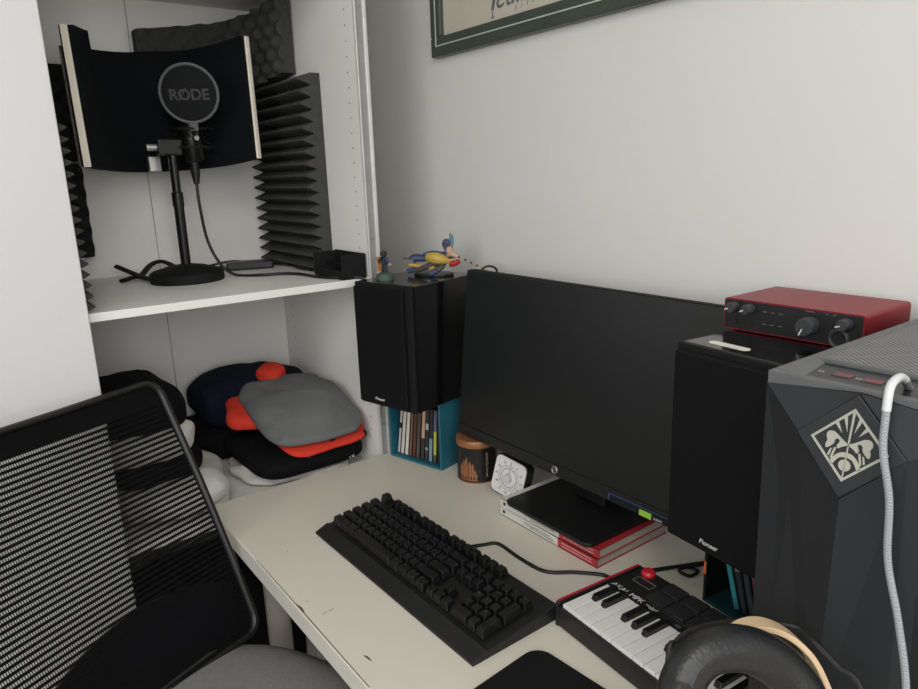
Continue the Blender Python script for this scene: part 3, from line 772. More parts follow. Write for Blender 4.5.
# ------------------------------------------------------------------ midi keyboard
mk = thing('midi_keyboard', 'small black MIDI keyboard with red sides, white piano keys and drum pads', 'MIDI keyboard', (-.6135, .600, DZ), R(-4.5))
ML, MD, MH = .298, .166, .0375
mk_m = M('midi_black', (23, 23, 24), .5, var=.05)
mb = MB()
mb.box(.006, ML-.006, 0, .007, .002, MH-.006)                     # front lip
mb.box(.006, ML-.006, .007, .090, .002, .018)                     # tray under the keys
mb.box(.006, ML-.006, .088, MD, .002, MH-.002)
ob('body', mb, mk_m, mk, bev=.002)
mred = M('midi_red', (176, 28, 50), .4)
for x in (0, ML-.006):
    ob('side_cheek', MB().prism([(0, .0), (0, MH-.003), (.004, MH), (MD-.004, MH), (MD, MH-.004), (MD, 0)], x, x+.006, 'x'), mk_m, mk, bev=.0012)
    ob('side_trim', MB().prism([(.001, MH-.0035), (.005, MH+.0006), (MD-.005, MH+.0006), (MD-.0005, MH-.0045), (MD-.0005, MH-.0075), (.001, MH-.0075)], x-.0006, x+.0036, 'x'), mred, mk, bev=.0008)
for x in (.02, ML-.02):
    for y in (.02, MD-.02): ob('foot', MB().lathe([(.0001, 0), (.006, 0), (.006, .0025), (.0001, .0025)], 12, c=(x, y)), rubber_m, mk)
kw = (ML-.02)/15
wk = M('white_key', (226, 225, 220), .35, var=.01); bk = M('black_key', (18, 18, 18), .3)
wmesh = MB().box(.0006, kw-.0006, .005, .0885, .019, MH-.001).mesh('white_key'); wmesh.materials.append(wk)
bmesh_ = MB()
bmesh_.add([(-.0052,.042,.03),(.0052,.042,.03),(.0052,.089,.03),(-.0052,.089,.03),(-.0042,.048,MH+.0065),(.0042,.048,MH+.0065),(.0042,.0885,MH+.0065),(-.0042,.0885,MH+.0065)],
           [(0,3,2,1),(4,5,6,7),(0,1,5,4),(1,2,6,5),(2,3,7,6),(3,0,4,7)])
bmesh_ = bmesh_.mesh('black_key'); bmesh_.materials.append(bk)
for k in range(15):
    o = bpy.data.objects.new('white_key', wmesh); C.objects.link(o); o.parent = mk; o.location = (.010+k*kw, 0, 0)
    b_ = o.modifiers.new('bevel', 'BEVEL'); b_.width = .0009; b_.segments = 2
    if k % 7 in (0, 1, 3, 4, 5) and k < 14:
        o = bpy.data.objects.new('black_key', bmesh_); C.objects.link(o); o.parent = mk; o.location = (.010+(k+1)*kw, 0, 0)
        b_ = o.modifiers.new('bevel', 'BEVEL'); b_.width = .0008; b_.segments = 2
TZ = MH-.002
link('lettering', text_mesh('AKAI', .0125, .0002), white_ink, mk, loc=(.012, .0945, TZ+.0002))
link('lettering', text_mesh('MPK', .0125, .0002), white_ink, mk, loc=(.046, .0945, TZ+.0002))
link('lettering', text_mesh('mini', .0115, .0002, shear=.2), white_ink, mk, loc=(.0745, .0945, TZ+.0002))
pd = M('pad_rubber', (33, 33, 35), .6); pl = M('pad_line', (72, 73, 75), .5)
for j in range(2):
    for k in range(4):
        x = .064+k*.035; y = .1075+j*.0295
        ob('drum_pad', MB().prism(rrect(x, x+.0315, y, y+.0265, .003), TZ-.001, TZ+.0035), pd, mk, bev=.0012)
ob('pad_dividers', MB().box(.060, .206, .1352, .1358, TZ, TZ+.0004).box(.060, .206, .1048, .1054, TZ, TZ+.0004), pl, mk)
for k in range(8):
    ob('knob', MB().lathe([(.0001, 0), (.0065, 0), (.006, .012), (.0001, .012)], 20, c=(.222+.019*(k % 4), .118+.028*(k//4))), blk_m, mk, loc=(0, 0, TZ), smooth=True)
d_ = MB()
for a in ((.022, .054, .127, .1276), (.022, .054, .1414, .142), (.022, .0226, .127, .142), (.0534, .054, .127, .142)): d_.box(a[0], a[1], a[2], a[3], TZ, TZ+.0004)
ob('display_outline', d_, M('display_line', (130, 130, 132), .5), mk)
for k in range(7): ob('small_button', MB().box(.128+k*.021, .136+k*.021, .0945, .0985, TZ-.0005, TZ+.0008), M('button_grey', (88, 88, 90), .5), mk)
js = ob('joystick', MB().lathe([(.0001, 0), (.0085, 0), (.0105, .003), (.0105, .007), (.008, .0105), (.0001, .0115)], 24), M('joystick_red', (200, 30, 52), .35), mk, loc=(.027, .155, TZ-.003), smooth=True)
uc = MB().tube(smooth_path([(-.597, .772, DZ+.012), (-.612, .790, DZ+.006), (-.6065, .815, DZ+.003), (-.590, .850, DZ+.003), (-.566, .862, DZ+.003), (-.5636, .84, DZ+.0035), (-.58, .835, DZ+.0085), (-.565, .875, DZ+.0085), (-.548, .905, DZ+.004), (-.535, .935, DZ+.003)], 8), .0026, 8)
tag(ob('usb_cable', uc, rubber_m, smooth=True), 'thin black cable looping behind the MIDI keyboard beside the leaning CDs', 'cable')

# ------------------------------------------------------------------ mouse pad
mp = MB()
pp = rrect(0, .165, -.205, 0, .024, 8)
mp.prism(pp, 0.0002, .0032)
tag(ob('mouse_pad', mp, M('mouse_pad_cloth', (19, 19, 20), .85, spec=.2, var=.1, vscale=300), loc=(-.594, .548, DZ), rot=(0, 0, R(5)), bev=.0008), 'black mouse pad with rounded corner in front of the keyboards', 'mouse pad')

# ------------------------------------------------------------------ PC tower
pc = thing('pc_tower', 'dark grey desktop PC tower with diamond emblem at the right of the desk', 'computer', (-.304, .55, DZ))
TW, TD, TH = .168, .385, .447
pcm = M('pc_plastic', (34, 37, 41), .45, var=.05)
pcs = M('pc_side', (28, 30, 33), .5)
pct = M('pc_top_grey', (92, 93, 95), .5, var=.05)
ob('body', MB().box(0, TW, .012, TD, .008, TH-.012), pcs, pc, bev=.002)
for x in (.02, TW-.03):
    for y in (.03, TD-.05): ob('foot', MB().box(x-.01, x+.02, y, y+.03, 0, .009), rubber_m, pc)
# faceted front: outer rectangle to protruding diamond
cxd, czd, hd = .0770, TH-.0415-.0007, .041
T_ = .436
LEAN = R(-11)
D4 = [(cxd-hd, -.011, czd), (cxd, -.003, czd+hd*.98), (cxd+hd, -.011, czd), (cxd, -.019, czd-hd*1.05)]
TL_, TR_, BL_, BR_ = (0, 0, T_), (TW, 0, T_), (0, .012, .008), (TW, .012, .008)
K1, K2 = (cxd-.012, .002, .12), (cxd+.045, .008, .12)
pcd = M('pc_plastic_shaded', (27, 29, 33), .5, var=.05)  # same plastic coloured darker, shade on the left-tilting facets put into the colour
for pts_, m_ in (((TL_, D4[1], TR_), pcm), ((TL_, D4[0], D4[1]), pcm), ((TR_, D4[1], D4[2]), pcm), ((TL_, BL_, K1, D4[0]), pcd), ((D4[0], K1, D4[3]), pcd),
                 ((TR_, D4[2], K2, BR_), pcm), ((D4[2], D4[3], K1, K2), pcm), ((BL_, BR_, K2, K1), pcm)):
    n_ = len(pts_)
    bk_ = [(p[0], p[1]+.004, p[2]) for p in pts_]
    ob('front_facet', MB().add(list(pts_)+bk_, [tuple(range(n_)), tuple(range(n_, 2*n_))[::-1]]+[(i, (i+1) % n_, (i+1) % n_+n_, i+n_) for i in range(n_)]), m_, pc)
ob('front_plate', MB().box(.001, TW-.001, .011, .02, .008, T_), pcs, pc)
eloc = (cxd, -.012, czd)
ob('emblem_plate', MB().prism([(-hd, 0), (0, -hd*1.04), (hd, 0), (0, hd*.98)], -.0015, .003, 'y'), pcm, pc, loc=eloc, rot=(LEAN, 0, 0), bev=.0006)
# emblem: outlined diamond with symmetric tribal strokes
em = M('emblem_silver', (176, 176, 164), .45, metal=.2)
e = MB(); hh = .0292
def dpoly(pts, sm=True):
    if sm and len(pts) > 4:
        pts = [(p.x, p.y) for p in smooth_path([(a, b, 0) for a, b in pts], 4, closed=True)]
    e.prism([(p[0], p[1]) for p in pts], -.0022, -.0010, 'y')
for s1, s2 in (((-1, 0), (0, 1)), ((0, 1), (1, 0)), ((1, 0), (0, -1)), ((0, -1), (-1, 0))):
    o1 = [hh*c for c in s1]; o2 = [hh*c for c in s2]; k_ = .91
    dpoly([o1, o2, [c*k_ for c in o2], [c*k_ for c in o1]])
# logo axes: a = towards the top corner (stem), strokes mirrored about it
def mir(pts):
    dpoly(pts); dpoly([(-p[0], p[1]) for p in pts])
dpoly([(-.0006, .001), (.0006, .001), (.0009, .027), (-.0009, .027)])
mir([(.0003, .0004), (.005, .0035), (.0115, .0078), (.0160, .0072), (.0172, .0035), (.0158, .0000), (.0168, -.0028), (.0160, -.0060), (.0128, -.0040), (.0108, -.0012), (.0102, .0020), (.0080, .0030), (.0066, .0012), (.0082, -.0022), (.0070, -.0045), (.0050, -.0028), (.0022, -.0012)])
mir([(.0082, -.0040), (.0098, -.0042), (.0118, -.0128), (.0104, -.0135)])
mir([(.0114, -.0055), (.0126, -.0058), (.0142, -.0110), (.0128, -.0118)])
mir([(.0003, -.0062), (.0050, -.0072), (.0095, -.0115), (.0116, -.0165), (.0096, -.0180), (.0075, -.0145), (.0045, -.0108), (.0003, -.0095)])
mir([(.0026, .0100), (.0044, .0222), (.0066, .0200)])
mir([(.0062, .0082), (.0102, .0166), (.0124, .0146)])
dpoly([(.0046*math.cos(a*PI/8), -.0162+.0046*math.sin(a*PI/8)) for a in range(16)], False)
dpoly([(-.0004, -.0265), (.0004, -.0265), (.0005, -.001), (-.0005, -.001)])
eo = ob('emblem', e, em, pc, loc=eloc, rot=(LEAN, 0, 0)); eo['kind'] = 'stuff'
# top cover
for a_ in ((0, TW, .0, .009), (0, .010, .009, TD), (TW-.010, TW, .009, TD), (.010, TW-.010, TD-.01, TD), (.010, TW-.010, .068, .074)):
    ob('top_frame', MB().box(*a_, TH-.012, TH), pct, pc, bev=.001)
ob('recess_end', MB().prism([(.010, TH-.007), (.022, TH-.007), (.0102, TH-.0005)], .009, .068, 'y'), pct, pc)
ob('port_strip', MB().add([(.010, .009, TH-.0065), (TW-.010, .009, TH-.0065), (TW-.010, .068, TH-.0035), (.010, .068, TH-.0035), (.010, .009, TH-.012), (TW-.010, .009, TH-.012), (TW-.010, .068, TH-.009), (.010, .068, TH-.009)],
   [(0,1,2,3), (7,6,5,4), (0,4,5,1), (1,5,6,2), (2,6,7,3), (3,7,4,0)]), M('port_black', (30, 32, 38), .35), pc)
gm = bpy.data.materials.new('top_vent_mesh'); gm.use_nodes = True
nt = gm.node_tree; b = nt.nodes['Principled BSDF']; b.inputs['Roughness'].default_value = .55
tc = nt.nodes.new('ShaderNodeTexCoord'); vo = nt.nodes.new('ShaderNodeTexVoronoi'); vo.inputs['Scale'].default_value = 230; vo.inputs['Randomness'].default_value = 0; vo.voronoi_dimensions = '2D'
mpn = nt.nodes.new('ShaderNodeMapping'); mpn.inputs['Rotation'].default_value = (0, 0, R(45))
rp = nt.nodes.new('ShaderNodeValToRGB'); rp.color_ramp.elements[0].position = .30; rp.color_ramp.elements[1].position = .42
rp.color_ramp.elements[0].color = (*lin((58, 59, 61)), 1); rp.color_ramp.elements[1].color = (*lin((128, 129, 130)), 1)
nt.links.new(tc.outputs['Object'], mpn.inputs[0]); nt.links.new(mpn.outputs[0], vo.inputs['Vector']); nt.links.new(vo.outputs['Distance'], rp.inputs[0]); nt.links.new(rp.outputs[0], b.inputs['Base Color'])
ob('top_vent', MB().box(.010, TW-.010, .074, TD-.01, TH-.010, TH-.001), gm, pc)
def pz(y): return TH-.0065+.003*(y-.009)/.059
for x in (.036, .060):
    pt = ob('usb_port', MB().box(x, x+.014, .040, .0465, pz(.043)-.002, pz(.043)+.0008), M('port_red', (140, 40, 46), .4), pc)
    ob('port_rim', MB().box(x-.0012, x+.0152, .0385, .0398, pz(.039)-.002, pz(.039)+.0008), M('port_grey', (84, 86, 92), .4), pt)
    ob('port_rim', MB().box(x-.0012, x+.0152, .0468, .0480, pz(.047)-.002, pz(.047)+.0008), M('port_grey', (84, 86, 92), .4), pt)
for x in (.022, .053):
    link('lettering', text_mesh('SS', .006, .0001), M('port_ink', (170, 172, 176), .5), pc, loc=(x, .040, pz(.040)+.0004), rot=(R(3), 0, 0))
ob('jack_port', MB().lathe([(.0001, 0), (.004, 0), (.004, .001), (.0001, .001)], 16, c=(.118, .045)), M('port_grey', (84, 86, 92), .4), pc, loc=(0, 0, pz(.045)))

# braided cable plugged into the top of the tower, hanging down its front
bc = thing('braided_cable', 'white-grey braided cable plugged into the tower top and hanging down its front', 'cable', (-.212, .594, DZ+TH-.006))
bo = Vector(bc.location)
def bl_(x, y, z): return Vector((x, y, z)) - bo
ob('plug', MB().cyl(bl_(-.212, .597, DZ+TH-.006), bl_(-.2085, .576, DZ+TH+.0075), .0032, 14), silver_m, bc, smooth=True)
ob('plug_elbow', MB().tube(smooth_path([bl_(-.2088, .578, DZ+TH+.0065), bl_(-.206, .562, DZ+TH+.0125), bl_(-.2035, .546, DZ+TH+.0145), bl_(-.2025, .535, DZ+TH+.0105), bl_(-.202, .532, DZ+TH-.006)], 6), .0032, 12), M('white_plug', (206, 208, 210), .35), bc, smooth=True)
brm = bpy.data.materials.new('braided_sleeve'); brm.use_nodes = True
nt = brm.node_tree; b = nt.nodes['Principled BSDF']; b.inputs['Roughness'].default_value = .6
tc = nt.nodes.new('ShaderNodeTexCoord'); wv = nt.nodes.new('ShaderNodeTexChecker'); wv.inputs['Scale'].default_value = 800
wv.inputs[1].default_value = (*lin((166, 168, 172)), 1); wv.inputs[2].default_value = (*lin((128, 130, 135)), 1)
nt.links.new(tc.outputs['Object'], wv.inputs['Vector']); nt.links.new(wv.outputs['Color'], b.inputs['Base Color'])
ob('sleeve', MB().tube(smooth_path([bl_(-.202, .532, DZ+TH-.005), bl_(-.1995, .5285, 1.1417), bl_(-.1914, .5285, 1.1046), bl_(-.1876, .5295, 1.0569), bl_(-.1758, .530, 1.0119), bl_(-.1643, .530, .9583), bl_(-.160, .528, .90), bl_(-.162, .52, .80), bl_(-.17, .50, DZ+.006), bl_(-.16, .45, DZ+.004), bl_(-.14, .40, DZ+.004)], 8), .0027, 10), brm, bc, smooth=True)

# ------------------------------------------------------------------ audio interface on the right speaker
ai = thing('audio_interface', 'red metal audio interface with black knob panel on the right loudspeaker', 'audio interface', (-.424, .805, .8818+.258))
rm = M('interface_red', (140, 36, 46), .42, metal=.45, var=.04)
IW, ID, IH = .1735, .118, .0415
bx_ = MB(); bx_.prism(rrect(-IW/2, IW/2, .0015, IH, .004, 4), .002, ID, 'y'); ob('shell', bx_, rm, ai, smooth=True, angle=30)
ob('front_rim', MB().prism(rrect(-IW/2, IW/2, .0015, IH, .004, 4), 0, .002, 'y'), rm, ai)
ob('front_panel', MB().box(-IW/2+.0016, IW/2-.0016, -.0012, .001, .0032, IH-.0018), M('interface_black', (24, 25, 28), .35), ai, bev=.0005)
for (x, z, r_, l_) in ((-.071, .031, .0068, .014), (-.050, .031, .0068, .014), (.0265, .0215, .0115, .016), (.068, .0295, .0072, .014)):
    kn = ob('knob', MB().lathe([(.0001, 0), (r_, 0), (r_*.96, l_*.85), (r_*.85, l_), (.0001, l_)], 24), M('knob_grey', (52, 53, 56), .5), ai, loc=(x, -.001, z), rot=(R(90), 0, 0), smooth=True)
    ob('knob_line', MB().box(-.0006, .0006, -r_*.95, -r_*.2, l_-.0002, l_+.0004), white_ink, kn, rot=(0, 0, R(-25 if r_ > .01 else -70)))
for (x, z) in ((-.071, .0125), (-.050, .0125)):
    ob('input_jack', MB().lathe([(.0025, 0), (.0045, 0), (.0045, .0015), (.0025, .0015)], 16), blk_m, ai, loc=(x, -.001, z), rot=(R(90), 0, 0))
ob('headphone_jack', MB().tube([(.0098*math.cos(a*PI/12), 0, .0098*math.sin(a*PI/12)) for a in range(24)], .0028, 8, closed=True), M('knob_grey', (52, 53, 56), .5), ai, loc=(.061, -.002, .0112), smooth=True)
bt = MB()
for i in range(3):
    for j in range(2): bt.box(-.033+.0105*i, -.028+.0105*i, -.0015, -.001, .014+.0155*j, .0147+.0155*j)
bt.box(.0205, .031, -.0015, -.001, .0378, .0384).box(.044, .047, -.0015, -.001, .0372, .0378).box(.052, .056, -.0015, -.001, .0375, .0382)
ob('panel_print', bt, M('panel_print_grey', (120, 122, 126), .5), ai)

# ------------------------------------------------------------------ headphones
hx, hy = -.245, .440
hp = thing('headphones', 'black padded headphones with pale wooden outer band standing in front of the tower', 'headphones', (hx, hy, DZ))
wv_ = Vector((.45, .893, 0)).normalized(); av = Vector((wv_.y, -wv_.x, 0))   # arch width, axis to the viewer
leather = M('black_leather', (30, 30, 32), .38, var=.08, vscale=80, bump=.35, bscale=260)
def HL(pts): return [Vector((p[0]-hx, p[1]-hy, p[2])) for p in pts]
pad = smooth_path(HL([(-.266, .384, .150), (-.2665, .386, .185), (-.267, .3893, .2147), (-.273, .4039, .2272), (-.2732, .4174, .2393), (-.2677, .4364, .2461), (-.2555, .4604, .2426), (-.2414, .482, .2275), (-.2268, .4935, .2073), (-.2146, .4925, .1859), (-.211, .492, .150)]), 6)
ob('head_pad', MB().tube(pad, .0188, 20, flat=.88), leather, hp, smooth=True)
ob('pad_seam', MB().tube([p+av*.0125+Vector((0, 0, .0085)) for p in pad[14:-14]], .0020, 8), M('leather_seam', (44, 44, 46), .4), hp, smooth=True)
wood = smooth_path(HL([(-.2768, .4614, .2437), (-.2707, .4782, .2513), (-.2629, .4968, .2495), (-.251, .5127, .2403), (-.2369, .5223, .2256), (-.2257, .5270, .205), (-.2153, .5255, .1858), (-.2064, .5195, .1616), (-.204, .515, .12)]), 5)
wb_ = MB(); vs = []; nw_ = len(wood)
for i, p in enumerate(wood):
    t = (wood[min(i+1, nw_-1)]-wood[max(i-1, 0)]).normalized(); nn_ = av.cross(t).normalized()
    if nn_.z < 0: nn_ = -nn_
    for (o_, r_) in ((.012, -.005), (.012, 0), (-.004, 0), (-.004, -.005)): vs.append(p + av*o_ + nn_*r_)
fs = [(i*4+k, i*4+(k+1) % 4, (i+1)*4+(k+1) % 4, (i+1)*4+k) for i in range(nw_-1) for k in range(4)] + [(0, 1, 2, 3), (nw_*4-1, nw_*4-2, nw_*4-3, nw_*4-4)]
wb_.add(vs, fs)
ob('outer_band', wb_, M('pale_wood', (214, 186, 150), .5, var=.05, vscale=12, stretch=(1, 1, 6)), hp, smooth=True, bev=.0008, angle=40)
for sgn, cp in ((-1, Vector((-.266-hx, .384-hy, 0))), (1, Vector((-.211-hx, .492-hy, 0)))):
    ob('yoke', MB().tube([cp+Vector((0, 0, .155)), cp*1.05+Vector((0, 0, .10)), cp*1.02+Vector((0, 0, .05))], .007, 10), blk_m, hp, smooth=True)
    qe2 = (wv_*sgn).to_track_quat('Z', 'Y').to_euler()
    cpos = cp*.90+Vector((0, 0, .0372))
    ob('ear_cup', MB().lathe([(.0001, 0), (.033, 0), (.036, .004), (.030, .013), (.0001, .015)], 32), blk_m, hp, loc=cpos, rot=qe2, smooth=True)
    ob('ear_pad', MB().lathe([(.016, -.016), (.028, -.018), (.035, -.008), (.034, 0), (.016, 0)], 32, cap=False), leather, hp, loc=cpos, rot=qe2, smooth=True)
ob('cord', MB().tube(smooth_path(HL([(-.290, .405, .10), (-.3064, .4317, .2153), (-.3077, .4434, .2265), (-.3039, .4599, .2327), (-.2906, .4878, .2352), (-.2691, .5138, .2354), (-.2471, .5270, .2363), (-.2314, .5220, .2344), (-.2121, .5230, .2231), (-.1902, .5230, .2084), (-.165, .505, .12), (-.14, .48, .02), (-.11, .44, .003)]), 8), .0024, 8), rubber_m, hp, smooth=True)
# ------------------------------------------------------------------ figurines on the left speaker
STZ = .8818+.258
f1 = thing('figurine', 'tiny dark figurine on a round green base at the left front of the speaker top', 'figurine', (-1.236, .722, STZ), R(14)); f1.scale = (1.35, 1.35, 1.35)
ob('base', MB().lathe([(.0001, 0), (.0135, 0), (.0138, .004), (.0125, .008), (.009, .0105), (.0001, .0115)], 20), M('green_base', (66, 84, 74), .6, var=.2, vscale=200), f1, smooth=True)
fb = M('figure_black', (36, 37, 40), .6); fo = M('figure_orange', (176, 118, 62), .6); fbl = M('figure_blue', (58, 68, 110), .6); fsk = M('figure_skin', (196, 160, 130), .6)
ob('leg', MB().tube([(-.003, 0, .010), (-.002, 0, .018), (.000, 0, .026)], .0028, 8), fb, f1, smooth=True)
ob('leg', MB().tube([(.003, 0, .010), (.002, 0, .018), (.001, 0, .026)], .0028, 8), fb, f1, smooth=True)
ob('torso', MB().tube([(0, 0, .022), (.0, 0, .028), (.001, -.001, .034)], .0045, 10, rfun=lambda t: .0035+.0018*math.sin(PI*t)), fb, f1, smooth=True)
ob('head', MB().lathe([(.0001, 0), (.004, .001), (.0055, .005), (.0045, .009), (.0001, .0105)], 14), fb, f1, loc=(.0, -.001, .034), smooth=True)
ob('arm', MB().tube([(.004, 0, .033), (.009, -.002, .029), (.014, -.003, .025)], .0022, 8), fbl, f1, smooth=True)
ob('arm', MB().tube([(-.004, 0, .032), (-.009, -.001, .030), (-.010, -.002, .024)], .0022, 8), fb, f1, smooth=True)
ob('hand', MB().lathe([(.0001, 0), (.002, .001), (.0018, .004), (.0001, .005)], 10), fsk, f1, loc=(.015, -.003, .022), smooth=True)
ob('satchel', MB().taper(-.0095, -.002, .012, .024, .006, .004, .003, .003), fo, f1)
ob('sleeve', MB().taper(-.011, -.001, .026, .034, .005, .004, .006, .004), fo, f1)

f2 = thing('figurine', 'large crouching figurine in yellow, blue and red with a patterned staff on the speaker top', 'figurine', (-1.205, .825, STZ), R(40))
fy = M('figure_yellow', (190, 156, 72), .5, var=.1); fr_ = M('figure_red', (170, 34, 34), .5); fg = M('figure_grey', (70, 68, 66), .6); fbk = M('figure_base', (26, 26, 28), .4); fdb = M('figure_dark_blue', (52, 64, 96), .55)
ob('base', MB().prism([(.042*math.cos(a*PI/10)*(1+.1*math.sin(3*a)), .026*math.sin(a*PI/10)) for a in range(20)], 0, .006), fbk, f2, bev=.002)
ob('leg', MB().tube(smooth_path([(-.052, -.004, .010), (-.030, -.006, .014), (-.006, -.008, .022), (.010, -.004, .028)], 5), .006, 10, rfun=lambda t: .0042+.005*t), fg, f2, smooth=True)
ob('leg', MB().tube(smooth_path([(.002, -.022, .008), (.016, -.024, .016), (.022, -.010, .026), (.012, .0, .032)], 5), .006, 10, rfun=lambda t: .004+.0045*t), fg, f2, smooth=True)
ob('boot', MB().tube([(-.058, -.004, .009), (-.05, -.004, .011), (-.042, -.005, .013)], .0058, 10), fdb, f2, smooth=True)
ob('boot', MB().tube([(-.002, -.026, .007), (.006, -.024, .010), (.012, -.024, .014)], .0062, 10), fdb, f2, smooth=True)
ob('robe', MB().tube(smooth_path([(-.012, -.012, .040), (.008, -.016, .038), (.026, -.014, .034), (.040, -.010, .030)], 5), .007, 10, rfun=lambda t: .005+.0075*math.sin(PI*min(1, t+.15))), fy, f2, smooth=True)
ob('robe_trim', MB().tube(smooth_path([(-.055, .0, .022), (-.03, -.004, .020), (-.01, -.010, .018), (.004, -.014, .018)], 5), .0038, 8), fy, f2, smooth=True)
ob('sash', MB().tube(smooth_path([(.036, -.012, .027), (.046, -.008, .026), (.054, .0, .030)], 4), .008, 10, rfun=lambda t: .0075-.003*t), fr_, f2, smooth=True)
ob('torso', MB().tube(smooth_path([(.006, 0, .030), (.020, 0, .040), (.034, .0, .042)], 5), .009, 12, rfun=lambda t: .011-.002*t), fdb, f2, smooth=True)
ob('cape', MB().tube(smooth_path([(-.050, .004, .030), (-.044, .006, .036), (-.02, .006, .036), (.004, .006, .040)], 5), .010, 10, rfun=lambda t: .012-.004*t, flat=.8), fdb, f2, smooth=True)
ob('arm', MB().tube(smooth_path([(.032, -.006, .042), (.040, -.012, .046), (.052, -.008, .040)], 5), .0042, 8), fsk, f2, smooth=True)
ob('arm', MB().tube(smooth_path([(.022, .004, .044), (-.002, .002, .048), (-.022, -.002, .044)], 5), .0040, 8), fdb, f2, smooth=True)
ob('head', MB().lathe([(.0001, 0), (.006, .002), (.0075, .008), (.006, .014), (.0001, .017)], 16), fsk, f2, loc=(.034, -.002, .045), smooth=True)
ob('hair', MB().tube(smooth_path([(.026, 0, .052), (.024, .002, .066), (.031, .0, .068), (.030, 0, .056)], 4), .0055, 8, rfun=lambda t: .002+.006*math.sin(PI*t)), M('figure_violet', (72, 70, 104), .5), f2, smooth=True)
ob('crest', MB().prism([(.034, .052), (.040, .056), (.044, .070), (.043, .082), (.036, .090), (.034, .078), (.030, .068)], -.0015, .0015, 'y'), M('figure_teal', (70, 116, 128), .4, var=.3, vscale=150), f2, bev=.0008)
ob('crest_edge', MB().tube(smooth_path([(.032, 0, .056), (.033, 0, .070), (.036, 0, .086), (.037, 0, .094)], 4), .0012, 6), fy, f2)
stf = ob('staff', MB().tube([(-.068, .0, .036), (.045, .0, .038)], .0018, 8), fg, f2, smooth=True)
for k in range(10):
    x = .052+k*.0062; z = .040-.0032*k
    ob('chain_bead', MB().lathe([(.0001, 0), (.0024, .001), (.0024, .004), (.0001, .005)], 8), fy if k % 2 else fbk, f2, loc=(x, .0+k*.0006, z), rot=(0, R(115), 0), smooth=True)
ob('hoop', MB().tube([(.116+.017*math.cos(a*PI/12), .004+.006*math.sin(a*PI/12), .006+.012*math.sin(a*PI/12)) for a in range(24)], .0026, 8, closed=True), fbk, f2, smooth=True)

# ------------------------------------------------------------------ picture on the wall
pic = thing('framed_picture', 'framed print with dark green frame and handwriting hanging on the wall', 'picture', (-.942, WY, 1.595))
PW, PH_ = .81, .60
x0 = -.405; z0 = 0
gfr = M('green_wood_frame', (62, 72, 62), .35, var=.12, vscale=30)
lnm = M('pale_gilt_line', (178, 190, 178), .35)
for nm, (a, b, c, d) in (('bottom', (x0, -x0, 0, .040)), ('top', (x0, -x0, PH_-.040, PH_)), ('left', (x0, x0+.036, .040, PH_-.040)), ('right', (-x0-.036, -x0, .040, PH_-.040))):
    rl = ob('frame_rail', MB().box(a, b, -.019, -.001, c, d), gfr, pic, bev=.003)
for a_ in ((x0+.0195, -x0-.0195, .0205, .0230), (x0+.0195, -x0-.0195, PH_-.0230, PH_-.0205), (x0+.0195, x0+.022, .0230, PH_-.0230), (-x0-.022, -x0-.0195, .0230, PH_-.0230)):
    ob('gilt_line', MB().box(a_[0], a_[1], -.0204, -.018, a_[2], a_[3]), lnm, pic)
ob('print_sheet', MB().box(x0+.036, -x0-.036, -.008, -.004, .040, PH_-.040), M('aged_paper', (205, 198, 184), .5, var=.05, vscale=5), pic)
gl_m = bpy.data.materials.new('picture_glass'); gl_m.use_nodes = True
nt = gl_m.node_tree; nt.nodes.remove(nt.nodes['Principled BSDF'])
tr_ = nt.nodes.new('ShaderNodeBsdfTransparent'); gs_ = nt.nodes.new('ShaderNodeBsdfGlossy'); gs_.inputs['Roughness'].default_value = .03
mx_ = nt.nodes.new('ShaderNodeMixShader'); mx_.inputs[0].default_value = .04
nt.links.new(tr_.outputs[0], mx_.inputs[1]); nt.links.new(gs_.outputs[0], mx_.inputs[2])
nt.links.new(mx_.outputs[0], nt.nodes['Material Output'].inputs['Surface'])
ob('glazing', MB().box(x0+.034, -x0-.034, -.0125, -.0115, .038, PH_-.038), gl_m, pic)
ink = M('pencil_ink', (92, 92, 100), .7)
link('lettering', text_mesh('feuille', .062, .0002, shear=.35), ink, pic, loc=(-.212, -.0083, .062), rot=(R(90), 0, 0))
ob('pen_stroke', MB().tube(smooth_path([(-.174, -.0082, .155), (-.186, -.0082, .105), (-.200, -.0082, .062), (-.205, -.0082, .047), (-.197, -.0082, .050)], 6), .0012, 6), ink, pic)
dts = MB()
for k in range(6): dts.tube([(-.135+.016*k, -.0082, .050+.001*k), (-.131+.016*k, -.0082, .057+.001*k)], .0007, 5)
ob('pen_stroke', dts, ink, pic)

# ------------------------------------------------------------------ mesh office chair
chz = thing('office_chair', 'black mesh-back office chair with grey seat turned away from the desk', 'chair', (-.745, .235, 0), R(25.67))
cbk = M('chair_frame_black', (18, 18, 19), .42, var=.05)
cmesh = M('chair_mesh_fabric', (9, 9, 10), .85, spec=.15, var=.1)
ZB, ZT = .588, 1.010
def back_pt(u, v, off=0.0):
    """u -1..1 across, v 0..1 up"""
    xb = -.254 + (-.461+.254)*v - .012*(1-u*u) + .008*math.sin(PI*v)
    hw = .229 + .022*v
    return Vector((xb-off, u*hw, ZB+(ZT-ZB)*v - .006*(1-u*u)*v))
outl = []
cu_, cv_ = .11, .062
for (a, b, a0) in ((1-cu_, 1-cv_, 0), (-1+cu_, 1-cv_, 90), (-1+cu_, cv_, 180), (1-cu_, cv_, 270)):
    for k in range(9):
        t = R(a0+90*k/8); outl.append((a+cu_*math.cos(t), b+cv_*math.sin(t)))
full = []
for i in range(len(outl)):
    p, q_ = outl[i], outl[(i+1) % len(outl)]
    n_ = max(1, int(math.hypot((p[0]-q_[0])*.24, (p[1]-q_[1])*.46)/.03))
    for k in range(n_): full.append((p[0]+(q_[0]-p[0])*k/n_, p[1]+(q_[1]-p[1])*k/n_))
